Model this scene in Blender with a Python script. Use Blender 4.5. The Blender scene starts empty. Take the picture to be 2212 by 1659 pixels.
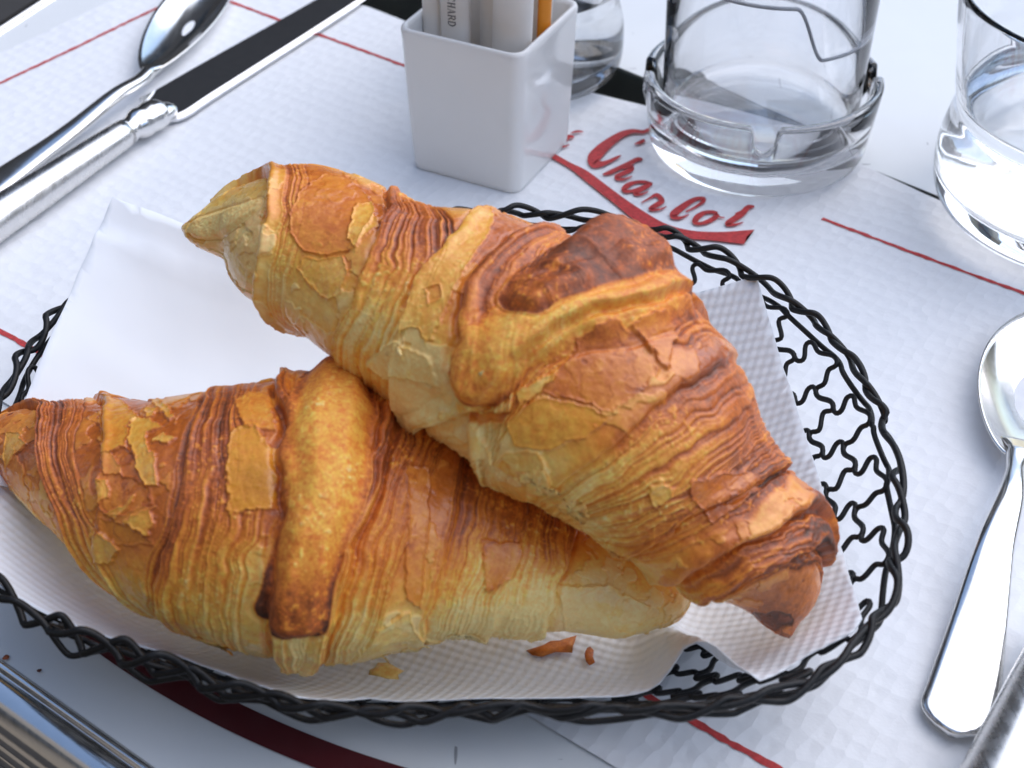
import bpy, bmesh, math, random
import numpy as np
from mathutils import Vector
from mathutils.geometry import delaunay_2d_cdt

random.seed(7)
R = math.radians
sc = bpy.context.scene
col = sc.collection

# ------------------------------------------------------------------ camera
PITCH, DIST, FPX = R(39.0), 0.50, 3320.0          # looking down 39 degrees from half a metre, short telephoto
CAM = np.array([0.0, -DIST * math.cos(PITCH), DIST * math.sin(PITCH)])
FW = np.array([0.0, math.cos(PITCH), -math.sin(PITCH)])
UP = np.array([0.0, math.sin(PITCH), math.cos(PITCH)])
RT = np.array([1.0, 0.0, 0.0])
cam = bpy.data.cameras.new('camera')
cam.sensor_width = 36.0
cam.lens = FPX / 2212.0 * 36.0
cam.clip_start, cam.clip_end = 0.01, 300.0
cam.dof.use_dof = True
cam.dof.focus_distance = 0.455
cam.dof.aperture_fstop = 20.0
camo = bpy.data.objects.new('camera', cam)
col.objects.link(camo)
camo.location = CAM
camo.rotation_euler = (R(90) - PITCH, 0, 0)
sc.camera = camo

# ------------------------------------------------------------------ sky, sun, exposure
SUN = Vector((0.66, 0.34, 1.0)).normalized()      # towards the light: behind the table, to the right
world = bpy.data.worlds.new('World')
sc.world = world
world.use_nodes = True
wn = world.node_tree
sky = wn.nodes.new('ShaderNodeTexSky')
sky.sky_type = 'NISHITA'
sky.sun_disc = False
sky.sun_elevation = math.asin(SUN.z)
sky.sun_rotation = math.atan2(SUN.x, SUN.y)
sky.air_density, sky.dust_density, sky.ozone_density = 1.0, 1.2, 1.6
wn.links.new(sky.outputs[0], wn.nodes['Background'].inputs[0])
wn.nodes['Background'].inputs[1].default_value = 0.15
sun = bpy.data.lights.new('sun', 'SUN')
sun.energy, sun.angle, sun.color = 1.2, R(85), (1.0, 0.985, 0.97)
suno = bpy.data.objects.new('sun', sun)
col.objects.link(suno)
suno.rotation_euler = (-SUN).to_track_quat('-Z', 'Y').to_euler()
vs = sc.view_settings
vs.view_transform, vs.look, vs.gamma, vs.exposure = 'Standard', 'None', 1.0, 0.66
vs.use_curve_mapping = False
cy = sc.cycles
cy.use_denoising = True
try: cy.denoiser = 'OPENIMAGEDENOISE'
except Exception: pass
cy.max_bounces, cy.transmission_bounces, cy.glossy_bounces, cy.diffuse_bounces = 16, 14, 6, 5
cy.sample_clamp_indirect = 8.0
cy.blur_glossy = 0.3

# ------------------------------------------------------------------ helpers
def pt(x, y, z=0.0):
    """point at height z seen at (x, y) of a 2212 x 1659 frame"""
    d = FW + RT * (x - 1106.0) / FPX + UP * (829.5 - y) / FPX
    return CAM + d * ((z - CAM[2]) / d[2])

def proj(P):
    v = np.asarray(P) - CAM
    w = v @ FW
    return 1106 + FPX * (v @ RT) / w, 829.5 - FPX * (v @ UP) / w

def px_per_m(P):
    return FPX / ((np.asarray(P) - CAM) @ FW)

AX = R(-37.0)                                       # the place mat lies turned by 37 degrees
EU = np.array([math.cos(AX), math.sin(AX)])
EV = np.array([-math.sin(AX), math.cos(AX)])
def uv(u, v, z=0.0):
    p = EU * u * .01 + EV * v * .01
    return (p[0], p[1], z)

def tag(o, label=None, cat=None, group=None, kind=None):
    if label: o['label'] = label
    if cat: o['category'] = cat
    if group: o['group'] = group
    if kind: o['kind'] = kind
    return o

def empty(name, loc, label, cat, group=None):
    o = bpy.data.objects.new(name, None)
    col.objects.link(o)
    o.location = loc
    o.empty_display_size = .01
    return tag(o, label, cat, group)

def put(name, me, mat, parent=None):
    o = bpy.data.objects.new(name, me)
    col.objects.link(o)
    if mat: me.materials.append(mat)
    if parent is not None:
        o.parent = parent
        o.location = -parent.location               # meshes are written in world coordinates
        if parent.parent is not None:
            o.location = (0, 0, 0)
    return o

def mesh_np(name, V, F, smooth=True):
    V = np.ascontiguousarray(V, np.float32); F = np.asarray(F, np.int32)
    me = bpy.data.meshes.new(name)
    n = F.shape[1]
    me.vertices.add(len(V)); me.vertices.foreach_set('co', V.ravel())
    me.loops.add(F.size); me.loops.foreach_set('vertex_index', F.ravel())
    me.polygons.add(len(F))
    me.polygons.foreach_set('loop_start', np.arange(0, F.size, n, dtype=np.int32))
    me.polygons.foreach_set('use_smooth', np.full(len(F), smooth))
    me.update(calc_edges=True); me.validate()
    return me

def mesh_py(name, V, F, smooth=False):
    me = bpy.data.meshes.new(name)
    me.from_pydata([tuple(v) for v in V], [], F)
    me.polygons.foreach_set('use_smooth', np.full(len(me.polygons), smooth))
    me.update()
    return me

def grid_faces(nr, nc, wrap_c=True, wrap_r=False):
    i = np.arange(nr if wrap_r else nr - 1)[:, None]
    j = np.arange(nc if wrap_c else nc - 1)[None, :]
    i2, j2 = (i + 1) % nr, (j + 1) % nc
    return np.stack([i * nc + j + 0 * i2, i * nc + j2, i2 * nc + j2, i2 * nc + j], -1).reshape(-1, 4)

def lathe(name, prof, center, seg=96):
    """closed of revolution: prof is a list of (radius, z) in cm"""
    prof = np.array(prof, float) * .01
    a = np.linspace(0, 2 * math.pi, seg, endpoint=False)
    V = np.zeros((len(prof), seg, 3))
    V[..., 0] = center[0] + prof[:, :1] * np.cos(a); V[..., 1] = center[1] + prof[:, :1] * np.sin(a)
    V[..., 2] = center[2] + prof[:, 1:]
    me = mesh_np(name, V.reshape(-1, 3), grid_faces(len(prof), seg))
    bm = bmesh.new(); bm.from_mesh(me)
    bmesh.ops.remove_doubles(bm, verts=bm.verts, dist=2e-6)
    bmesh.ops.recalc_face_normals(bm, faces=bm.faces)
    bm.to_mesh(me); bm.free()
    return me

def frames(P, closed=False):
    P = np.asarray(P, float)
    if closed: T = np.roll(P, -1, 0) - np.roll(P, 1, 0)
    else: T = np.gradient(P, axis=0)
    T /= np.linalg.norm(T, axis=1)[:, None] + 1e-12
    N = np.zeros_like(T); n = np.cross(T[0], [0, 0, 1.0]);
    if np.linalg.norm(n) < 1e-3: n = np.array([1.0, 0, 0])
    for i in range(len(T)):
        n = n - T[i] * (n @ T[i]); n /= np.linalg.norm(n) + 1e-12; N[i] = n
    return T, N, np.cross(T, N)

def tube(name, P, rad, seg=7, closed=False, squash=None):
    P = np.asarray(P, float); T, N, B = frames(P, closed)
    rad = np.broadcast_to(np.asarray(rad, float), (len(P),))
    a = np.linspace(0, 2 * math.pi, seg, endpoint=False)
    V = P[:, None] + rad[:, None, None] * (np.cos(a)[None, :, None] * N[:, None] + np.sin(a)[None, :, None] * B[:, None])
    F = grid_faces(len(P), seg, True, closed)
    me = mesh_np(name, V.reshape(-1, 3), F)
    if not closed:
        bm = bmesh.new(); bm.from_mesh(me)
        bmesh.ops.holes_fill(bm, edges=[e for e in bm.edges if e.is_boundary], sides=0)
        bmesh.ops.recalc_face_normals(bm, faces=bm.faces)
        bm.to_mesh(me); bm.free()
    return me

def spline(P, n):
    """Catmull-Rom through P"""
    P = np.asarray(P, float)
    Q = np.vstack([2 * P[0] - P[1], P, 2 * P[-1] - P[-2]])
    t = np.linspace(0, len(P) - 1 - 1e-9, n); i = t.astype(int); f = (t - i)[:, None]
    a, b, c, d = Q[i], Q[i + 1], Q[i + 2], Q[i + 3]
    return .5 * ((2 * b) + (-a + c) * f + (2 * a - 5 * b + 4 * c - d) * f ** 2 + (-a + 3 * b - 3 * c + d) * f ** 3)

# numpy value noise -------------------------------------------------
_tab = np.random.RandomState(3).rand(1 << 16).astype(np.float32)
def _h(i, j, k, seed):
    return _tab[((i * 73856093) ^ (j * 19349663) ^ (k * 83492791) ^ (seed * 2654435)) & 0xFFFF]
def noise(x, y, z, seed=0):
    """value noise, -1..1"""
    xi, yi, zi = np.floor(x).astype(np.int64), np.floor(y).astype(np.int64), np.floor(z).astype(np.int64)
    fx, fy, fz = x - xi, y - yi, z - zi
    fx, fy, fz = (f * f * f * (f * (f * 6 - 15) + 10) for f in (fx, fy, fz))
    r = 0
    for a in (0, 1):
        wa = fx if a else 1 - fx
        for b in (0, 1):
            wb = fy if b else 1 - fy
            for c in (0, 1):
                wc = fz if c else 1 - fz
                r = r + wa * wb * wc * _h(xi + a, yi + b, zi + c, seed)
    return r * 2 - 1
def fbm(x, y, z, oct=3, seed=0):
    r, a, n = 0, 1.0, 0
    for o in range(oct):
        r = r + a * noise(x * 2 ** o, y * 2 ** o, z * 2 ** o, seed + o); n += a; a *= .5
    return r / n
def sstep(a, b, x):
    t = np.clip((x - a) / (b - a), 0, 1); return t * t * (3 - 2 * t)

# ------------------------------------------------------------------ materials
class NT:
    def __init__(self, name):
        self.m = bpy.data.materials.new(name); self.m.use_nodes = True
        self.t = self.m.node_tree; self.b = self.t.nodes['Principled BSDF']
    def n(self, typ, **kw):
        nd = self.t.nodes.new(typ)
        for k, v in kw.items():
            if k in nd.inputs: nd.inputs[k].default_value = v
            else: setattr(nd, k, v)
        return nd
    def l(self, a, b): self.t.links.new(a, b)
    def set(self, **kw):
        for k, v in kw.items(): self.b.inputs[k.replace('_', ' ')].default_value = v
        return self
    def coord(self, scale=(1, 1, 1), rot=(0, 0, 0)):
        c = self.n('ShaderNodeTexCoord'); mp = self.n('ShaderNodeMapping')
        mp.inputs['Scale'].default_value = scale; mp.inputs['Rotation'].default_value = rot
        self.l(c.outputs['Object'], mp.inputs['Vector'])
        return mp.outputs['Vector']
    def noise(self, vec, scale, detail=3, rough=.55):
        nd = self.n('ShaderNodeTexNoise', Scale=scale, Detail=detail, Roughness=rough); self.l(vec, nd.inputs['Vector'])
        return nd.outputs['Fac']
    def ramp(self, fac, stops):
        r = self.n('ShaderNodeValToRGB'); cr = r.color_ramp
        while len(cr.elements) < len(stops): cr.elements.new(.5)
        for e, (p, c) in zip(cr.elements, stops):
            e.position = p; e.color = c if len(c) == 4 else (*c, 1)
        self.l(fac, r.inputs[0]); return r.outputs[0]
    def bump(self, h, strength, dist):
        bp = self.n('ShaderNodeBump', Strength=strength, Distance=dist); self.l(h, bp.inputs['Height'])
        self.l(bp.outputs[0], self.b.inputs['Normal'])
    def math(self, op, a, b=None):
        nd = self.n('ShaderNodeMath', operation=op)
        for i, v in enumerate((a, b)):
            if v is None: continue
            if isinstance(v, (int, float)): nd.inputs[i].default_value = v
            else: self.l(v, nd.inputs[i])
        return nd.outputs[0]

def mat_plain(name, c, rough=.5, metal=0., noise_amt=.06, nscale=60, bump=0., **kw):
    t = NT(name); v = t.coord()
    f = t.noise(v, nscale)
    lo = tuple(x * (1 - noise_amt) for x in c); hi = tuple(min(1, x * (1 + noise_amt)) for x in c)
    t.l(t.ramp(f, [(.3, lo), (.7, hi)]), t.b.inputs['Base Color'])
    t.set(Roughness=rough, Metallic=metal, **kw)
    if bump: t.bump(f, bump, .0004)
    return t.m

def mat_metal(name, c=(.82, .80, .77), rough=.09, scratch=.12):
    t = NT(name); v = t.coord((1, 1, 1)); v2 = t.coord((900, 60, 60), (0, 0, .6))
    f = t.noise(v, 220, 4); s = t.noise(v2, 1.0, 2)
    t.l(t.ramp(f, [(.3, tuple(x * .93 for x in c)), (.7, c)]), t.b.inputs['Base Color'])
    r = t.math('MULTIPLY_ADD', t.math('MULTIPLY', f, s), scratch); r.node.inputs[2].default_value = rough
    t.l(r, t.b.inputs['Roughness']); t.set(Metallic=1.0)
    t.bump(s, .02, .0002)
    return t.m

def mat_glass(name, c=(1, 1, 1), ior=1.46):
    t = NT(name); t.set(Roughness=0.0, IOR=ior); t.b.inputs['Transmission Weight'].default_value = 1.0
    f = t.noise(t.coord(), 40, 2)
    t.l(t.ramp(f, [(.2, tuple(x * .985 for x in c)), (.8, c)]), t.b.inputs['Base Color'])
    return t.m

def mat_mat():
    """white crepe paper with a pressed waffle"""
    t = NT('embossed_paper'); c = t.n('ShaderNodeTexCoord')
    mp = t.n('ShaderNodeMapping'); mp.inputs['Rotation'].default_value = (0, 0, R(37 - 90)); t.l(c.outputs['Object'], mp.inputs['Vector'])
    w = t.n('ShaderNodeTexNoise', Scale=90, Detail=2); t.l(mp.outputs[0], w.inputs['Vector'])
    add = t.n('ShaderNodeVectorMath', operation='MULTIPLY_ADD'); t.l(w.outputs['Color'], add.inputs[0])
    add.inputs[1].default_value = (.0022, .0022, 0); t.l(mp.outputs[0], add.inputs[2])
    m2 = t.n('ShaderNodeMapping'); m2.inputs['Scale'].default_value = (1 / .0066, 1 / .0048, 0); t.l(add.outputs[0], m2.inputs['Vector'])
    vo = t.n('ShaderNodeTexVoronoi', Scale=1.0, Randomness=.45); t.l(m2.outputs[0], vo.inputs['Vector'])
    f = t.noise(mp.outputs[0], 500, 3)
    h = t.math('ADD', vo.outputs['Distance'], t.math('MULTIPLY', f, .25))
    t.bump(h, .55, .0009)
    t.set(Roughness=.75)
    t.l(t.ramp(t.noise(mp.outputs[0], 12), [(.3, (.78, .79, .81)), (.7, (.83, .84, .855))]), t.b.inputs['Base Color'])
    return t.m

def mat_napkin(name, dots=True):
    t = NT(name); c = t.n('ShaderNodeTexCoord')
    mp = t.n('ShaderNodeMapping'); mp.inputs['Rotation'].default_value = (0, 0, R(68)); t.l(c.outputs['Object'], mp.inputs['Vector'])
    f = t.noise(mp.outputs[0], 900, 2)
    if dots:
        sp = t.n('ShaderNodeSeparateXYZ'); t.l(mp.outputs[0], sp.inputs[0])
        k = 2 * math.pi / .0037
        sx = t.math('SINE', t.math('MULTIPLY', sp.outputs[0], k)); sy = t.math('SINE', t.math('MULTIPLY', sp.outputs[1], k))
        h = t.math('ADD', t.math('MULTIPLY', sx, sy), t.math('MULTIPLY', f, .4))
        t.bump(h, .42, .0005)
    else:
        t.bump(t.noise(t.coord((1, 1, 1)), 25, 3), .25, .002)
    t.l(t.ramp(t.noise(mp.outputs[0], 18), [(.3, (.76, .795, .84)), (.7, (.81, .84, .88))]), t.b.inputs['Base Color'])
    t.set(Roughness=.85)
    t.b.inputs['Transmission Weight'].default_value = 0.0
    return t.m

def mat_table(name):
    t = NT(name); v = t.coord()
    base = t.ramp(t.noise(v, 9, 4), [(.25, (.74, .76, .765)), (.75, (.80, .815, .82))])
    s1 = t.noise(t.coord((420, 38, 1), (0, 0, R(12))), 1.0, 1); s2 = t.noise(t.coord((30, 360, 1), (0, 0, R(-25))), 1.0, 1)
    where = t.noise(v, 55, 2)
    sc_ = t.math('MULTIPLY', t.math('GREATER_THAN', t.math('MAXIMUM', s1, s2), .745), t.math('GREATER_THAN', where, .52))
    mx = t.n('ShaderNodeMix', data_type='RGBA'); t.l(t.math('MULTIPLY', sc_, .75), mx.inputs[0]); t.l(base, mx.inputs[6])
    mx.inputs[7].default_value = (.2, .2, .21, 1); t.l(mx.outputs[2], t.b.inputs['Base Color'])
    t.l(t.ramp(t.noise(v, 70, 3), [(.3, (.38,) * 3), (.7, (.52,) * 3)]), t.b.inputs['Roughness'])
    return t.m

def mat_crust():
    t = NT('baked_crust')
    a = t.n('ShaderNodeAttribute', attribute_name='crust')
    f = t.noise(t.coord(), 1250, 2, .6); f2 = t.noise(t.coord(), 480, 3, .6)
    mx = t.n('ShaderNodeMix', data_type='RGBA', blend_type='OVERLAY'); t.l(t.math('MULTIPLY_ADD', a.outputs['Alpha'], -.46), mx.inputs[0]); mx.inputs[0].links[0].from_node.inputs[2].default_value = .60
    t.l(a.outputs['Color'], mx.inputs[6]); t.l(t.ramp(t.math('MULTIPLY', t.math('ADD', f, f2), .5), [(.38, (.16,) * 3), (.62, (.86,) * 3)]), mx.inputs[7])
    t.l(mx.outputs[2], t.b.inputs['Base Color'])
    r = t.math('MULTIPLY_ADD', a.outputs['Alpha'], -.44); r.node.inputs[2].default_value = .62
    t.l(t.math('ADD', r, t.math('MULTIPLY', f2, .12)), t.b.inputs['Roughness'])
    t.bump(t.math('ADD', f, t.math('MULTIPLY', f2, 1.5)), .22, .0003)
    t.b.inputs['Specular IOR Level'].default_value = .5
    t.l(t.math('MULTIPLY', a.outputs['Alpha'], .32), t.b.inputs['Coat Weight']); t.b.inputs['Coat Roughness'].default_value = .24
    t.b.inputs['Subsurface Weight'].default_value = .0
    t.b.inputs['Subsurface Radius'].default_value = (1.0, .45, .15)
    t.b.inputs['Subsurface Scale'].default_value = .0016
    return t.m

M = dict(
    table=mat_table('white_laminate'), maroon=mat_plain('maroon_inlay', (.10, .012, .016), .35),
    rim=mat_metal('polished_aluminium', (.80, .78, .75), .10, .25), steel=mat_metal('polished_steel', (.80, .79, .77), .10, .22),
    steel_worn=mat_metal('scratched_steel', (.76, .745, .72), .17, .40), blade=mat_metal('blade_steel', (.74, .74, .75), .05, .05),
    paper=mat_mat(), red=mat_plain('red_print', (.50, .045, .045), .75, noise_amt=.25, nscale=700),
    napkin=mat_napkin('napkin_dotted', True), napkin2=mat_napkin('napkin_smooth', False),
    wire=mat_plain('black_coated_wire', (.005, .005, .0055), .5, noise_amt=.5, nscale=900, bump=.4, Specular_IOR_Level=.35),
    ceramic=mat_plain('white_glazed_ceramic', (.82, .81, .79), .07, noise_amt=.015, nscale=30),
    stick=mat_plain('stick_paper', (.80, .765, .72), .55, noise_amt=.03, nscale=90, bump=.15),
    orange=mat_plain('orange_paper', (.80, .27, .01), .5), ink=mat_plain('dark_ink', (.05, .05, .06), .6),
    glass=mat_glass('clear_glass'), plastic=mat_glass('clear_plastic', (.985, .99, 1.0), 1.48), water=mat_glass('water', (.985, .995, 1.0), 1.333),
    crust=mat_crust(), dark_paint=mat_plain('dark_shop_paint', (.12, .092, .07), .45),
    stone=mat_plain('cream_stone', (.55, .43, .29), .8, nscale=3), pane=mat_plain('dark_window', (.03, .035, .04), .12),
    awning=mat_plain('dark_awning_cloth', (.05, .03, .025), .8), asphalt=mat_plain('dark_paving', (.045, .043, .042), .85, nscale=20),
    cafe_wall=mat_plain('brown_cafe_front', (.36, .31, .25), .6, nscale=3),
    edge_dark=mat_plain('dark_table_edge', (.05, .06, .055), .3, nscale=15, noise_amt=.3),
    sleeve_edge=mat_plain('frosted_plastic_edge', (.38, .40, .44), .4),
)

# ------------------------------------------------------------------ setting: paving, buildings that the metal mirrors, and an unseen one added for shade
def box(name, lo, hi, mat, parent=None):
    x0, y0, z0 = lo; x1, y1, z1 = hi
    V = [(x, y, z) for z in (z0, z1) for (x, y) in ((x0, y0), (x1, y0), (x1, y1), (x0, y1))]
    F = [(3, 2, 1, 0), (4, 5, 6, 7), (0, 1, 5, 4), (1, 2, 6, 5), (2, 3, 7, 6), (3, 0, 4, 7)]
    return put(name, mesh_py(name, V, F), mat, parent)

g = box('pavement', (-60, -60, -.80), (60, 60, -.745), M['asphalt']); tag(g, kind='structure')

def facade(name, label, p0, p1, height, depth, wall, cols, rows, first, sill_h):
    """upright block whose front runs from p0 to p1, with recessed windows"""
    p0, p1 = np.array(p0, float), np.array(p1, float); d = (p1 - p0); L = np.linalg.norm(d); d /= L
    nrm = np.array([d[1], -d[0]])                       # towards the table
    root = empty(name, (p0[0], p0[1], -.745), label, 'building')
    def slab(nm, a, b, z0, z1, o0, o1, mt, root=root):
        q = [p0 + d * a + nrm * o0, p0 + d * b + nrm * o0, p0 + d * b + nrm * o1, p0 + d * a + nrm * o1]
        V = [(*c, z) for z in (z0, z1) for c in q]
        return put(nm, mesh_py(nm, V, [(3, 2, 1, 0), (4, 5, 6, 7), (0, 1, 5, 4), (1, 2, 6, 5), (2, 3, 7, 6), (3, 0, 4, 7)]), mt, root)
    wall_o = slab('wall', 0, L, -.745, height, -depth, 0, wall)
    for r in range(rows):
        for c in range(cols):
            w = L / cols; a = c * w + w * .3; z0 = first + r * (height - first) / rows
            slab('window', a, a + w * .4, z0 + .4, z0 + sill_h, .01, .06, M['pane'], wall_o)
    return root
facade('shop_building', 'dark shop building mirrored in the knife blade', (-9.0, 4.4), (1.0, 6.2), 5.2, 2, M['dark_paint'], 5, 1, .3, 2.2)
facade('stone_building', 'cream stone building mirrored in the spoon bowl at the right', (15, 18), (17, -12), 5.5, 3, M['stone'], 6, 3, .2, 1.8)
facade('cafe_building', 'cafe building behind the diner, shading the near side of the cup', (2.5, -5.6), (-5.6, 1.6), 4.2, 2, M['cafe_wall'], 5, 1, .0, 2.4)  # out of view, added and turned to shade the near and left-facing sides

# ------------------------------------------------------------------ tables
def rounded(poly, rad, n=14):
    """world-cm polygon with rounded corners -> outline"""
    out = []; P = [np.array(p, float) for p in poly]
    for i, p in enumerate(P):
        a, b = P[i - 1], P[(i + 1) % len(P)]
        da, db = (a - p) / np.linalg.norm(a - p), (b - p) / np.linalg.norm(b - p)
        for t in np.linspace(0, 1, n):
            q0, q1 = p + da * rad * (1 - t), p + db * rad * t
            out.append(q0 * (1 - t) + q1 * t)
    Q = np.array(out); res = []
    for i in range(len(Q)):                             # split long sides
        a, b = Q[i], Q[(i + 1) % len(Q)]; k = max(1, int(np.linalg.norm(b - a) / 1.5))
        res += [a + (b - a) * j / k for j in range(k)]
    return np.array(res)

def offset_ring(Q, d):
    T = np.roll(Q, -1, 0) - np.roll(Q, 1, 0); T /= np.linalg.norm(T, axis=1)[:, None]
    return Q + d * np.stack([T[:, 1], -T[:, 0]], 1)      # outward for a counter-clockwise ring

def table(name, label, poly, rad, z=0.0, ribbed=True):
    Q = rounded(poly, rad)
    area = .5 * np.sum(Q[:, 0] * np.roll(Q[:, 1], -1) - Q[:, 1] * np.roll(Q[:, 0], -1))
    if area < 0: Q = Q[::-1]
    root = empty(name, (Q[:, 0].mean() * .01, Q[:, 1].mean() * .01, -.745), label, 'table')
    n = len(Q)
    top = offset_ring(Q, 0)
    V = np.vstack([np.c_[top * .01, np.full(n, z)], np.c_[top * .01, np.full(n, z - .02)]])
    me = mesh_py('table_top', V, [tuple(range(n)), tuple(range(2 * n - 1, n - 1, -1))] + [(i, n + i, n + (i + 1) % n, (i + 1) % n) for i in range(n)])
    put('table_top', me, M['table'], root)
    prof = [(.02, -.15), (.03, .04), (.16, .09), (.26, .04), (.30, -.03), (.36, -.04), (.42, .05), (.6, .07), (.95, -.02), (1.25, -.22), (1.38, -.5),
            (1.32, -.78), (1.22, -.84), (1.30, -.92), (1.42, -1.15), (1.32, -1.38), (1.22, -1.44), (1.30, -1.52), (1.42, -1.75), (1.32, -1.98), (1.22, -2.04), (1.30, -2.12), (1.38, -2.4), (1.1, -2.9), (.02, -3.0)]
    if not ribbed: prof = [(.0, -.02), (.05, -.06), (.07, -.15), (.07, -2.6), (.0, -2.7)]
    rings = [np.c_[offset_ring(Q, d) * .01, np.full(n, z + h * .01)] for d, h in prof]
    put('metal_edge', mesh_np('metal_edge', np.vstack(rings), grid_faces(len(prof), n)), M['rim'] if ribbed else M['edge_dark'], root)
    c = np.array(root.location)
    put('pedestal', tube('pedestal', [(c[0], c[1], -.745), (c[0], c[1], -.70), (c[0], c[1], -.69), (c[0], c[1], -.03)], [.2, .19, .03, .03], 20), M['dark_paint'], root)
    return root
near_poly = [(-32.8, 2.6), (-13.57, -11.82), (-9.06, -15.2), (15.7, -33.4), (36.3, -6.9), (-18.8, 34.9)]
near_poly = [near_poly[0], near_poly[3], near_poly[4], near_poly[5]]
tab = table('cafe_table', 'white table with ribbed metal edge and maroon ring under the basket', near_poly, 7)
far = [(-13.8, 38.6), (33.5, -4.0), (75, 40), (30, 85)]
table('neighbouring_table', 'white table beyond the dark gap, behind the glasses', far, 1.5, ribbed=False)
# maroon inlaid ring
a = np.linspace(R(165), R(360), 200)
ring = [[uv(-1.2 + (22 + o) * math.cos(t), 1.7 + (17.1 + o) * math.sin(t), .0004) for t in a] for o in (-.42, .42)]
put('inlaid_ring', mesh_np('inlaid_ring', np.array(ring).reshape(-1, 3), grid_faces(2, 200, False), False), M['maroon'], tab)

# ------------------------------------------------------------------ place mat with its print
matroot = empty('paper_placemat', (0, 0, .0008), 'white embossed paper place mat with red printed border and script lettering', 'placemat')
def matz(u, v): return .0009
U0, U1, V0, V1 = -32.0, 24.0, -10.6, 17.85
pts = [(U0, V0), (U1, V0), (U1, V1), (U0, V1)]
nu, nv = 90, 46
us, vs_ = np.linspace(U0, U1, nu), np.linspace(V0, V1, nv)
UU, VV = np.meshgrid(us, vs_)
ZZ = .0009 + .0005 * (1 + noise(UU * .12, VV * .12, UU * 0, 5)) * sstep(6, 12, VV)
ZZ += .0005 * sstep(16.6, 17.85, VV) * (1 + noise(UU * .2, VV * 0, UU * 0, 8))
XY = UU[..., None] * .01 * EU + (VV + (np.interp(UU, [-32, -22, -10, -4, 2, 6, 12, 24], [17.6, 18.1, 17.4, 18.3, 19.15, 18.5, 18.2, 18.2]) - 17.85) * sstep(10, 17.85, VV))[..., None] * .01 * EV
Vt = np.concatenate([XY, ZZ[..., None]], -1).reshape(-1, 3)
Vb = Vt - [0, 0, .0002]
F = grid_faces(nv, nu, False)
bmF = np.vstack([F, F[:, ::-1] + len(Vt)])
sheet = put('sheet', mesh_np('sheet', np.vstack([Vt, Vb]), bmF), M['paper'], matroot)

def ribbon(name, P, W, parent, mat, z):
    """flat printed stroke on the mat: P pixel points, W half widths in pixels"""
    P = np.array(P, float); W = np.array(W, float)
    n = max(12, len(P) * 7); PW = spline(np.c_[P, W], n)
    T = np.gradient(PW[:, :2], axis=0); T /= np.linalg.norm(T, axis=1)[:, None] + 1e-9
    Nn = np.stack([-T[:, 1], T[:, 0]], 1); w = np.maximum(PW[:, 2:3], .8)
    A, B = PW[:, :2] + Nn * w, PW[:, :2] - Nn * w
    V = [pt(*q, z) for q in A] + [pt(*q, z) for q in B]
    F = [(i, i + 1, n + i + 1, n + i) for i in range(n - 1)]
    return put(name, mesh_py(name, V, F), mat, parent)
def zc(seq):   # lettering was measured on an enlarged view of the logo
    return [(1150.2 + .24 * x, 221.2 + .24 * y) for x, y, w in seq], [max(1.2, .24 * w * 1.12) for x, y, w in seq]
PZ = .0023
letters = {
 'e': [[(372, 312, 9), (330, 306, 15), (295, 340, 17), (255, 375, 15), (262, 398, 9), (300, 392, 7), (332, 378, 4)]],
 'accent': [[(455, 262, 4), (400, 260, 9), (345, 276, 4)]],
 'C': [[(1095, 188, 16), (1070, 225, 15), (1000, 262, 13), (900, 258, 17), (800, 290, 26), (700, 355, 36), (612, 430, 46), (552, 500, 50), (560, 548, 38), (625, 552, 22), (690, 530, 15), (750, 500, 12), (797, 477, 5)]],
 'C_serif': [[(1012, 338, 14), (970, 357, 14), (918, 376, 4)]],
 'h': [[(992, 512, 8), (945, 512, 17), (870, 548, 17), (760, 600, 17), (690, 632, 17), (632, 648, 6)],
       [(700, 632, 5), (800, 590, 10), (880, 578, 16), (893, 600, 18), (830, 632, 18), (758, 668, 18), (775, 690, 12), (835, 688, 9), (897, 664, 4)]],
 'a': [[(1078, 738, 15), (1000, 714, 13), (920, 720, 14), (855, 748, 21), (822, 782, 20), (855, 800, 14), (920, 788, 11), (990, 760, 11), (1045, 738, 12)],
       [(1052, 745, 16), (985, 780, 18), (925, 812, 18), (945, 828, 11), (990, 824, 8), (1045, 800, 4)]],
 'r': [[(980, 902, 4), (1060, 858, 9), (1112, 832, 15), (1150, 856, 20), (1165, 890, 20), (1110, 925, 20), (1062, 956, 16), (1105, 966, 10), (1160, 958, 7), (1208, 937, 4)]],
 'l': [[(1380, 985, 6), (1460, 944, 9), (1532, 896, 15), (1545, 866, 13), (1495, 862, 14), (1430, 888, 20), (1340, 948, 27), (1268, 1008, 29), (1285, 1034, 18), (1340, 1036, 11), (1410, 1008, 4)]],
 'o': [[(1665, 1000, 15), (1620, 985, 13), (1550, 992, 16), (1490, 1028, 24), (1462, 1070, 22), (1500, 1090, 13), (1580, 1070, 17), (1650, 1030, 20), (1672, 1002, 13)],
       [(1660, 1005, 6), (1690, 1032, 7), (1730, 1036, 4)]],
 't': [[(1998, 936, 8), (1940, 945, 20), (1885, 1000, 24), (1810, 1052, 24), (1755, 1088, 20), (1775, 1102, 13), (1830, 1098, 9), (1898, 1078, 4)],
       [(1822, 1003, 4), (1875, 985, 8), (1925, 1000, 6)]],
}
for key, strokes in letters.items():
    for k, s in enumerate(strokes):
        ribbon('printed_letter', *zc(s), sheet, M['red'], PZ + .00005 * k)
up_ = spline([(-60, 330), (90, 405), (215, 470), (350, 545), (500, 620), (700, 770), (880, 900), (1100, 1040), (1250, 1110), (1450, 1155), (1700, 1165), (2000, 1145)], 60)
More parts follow.
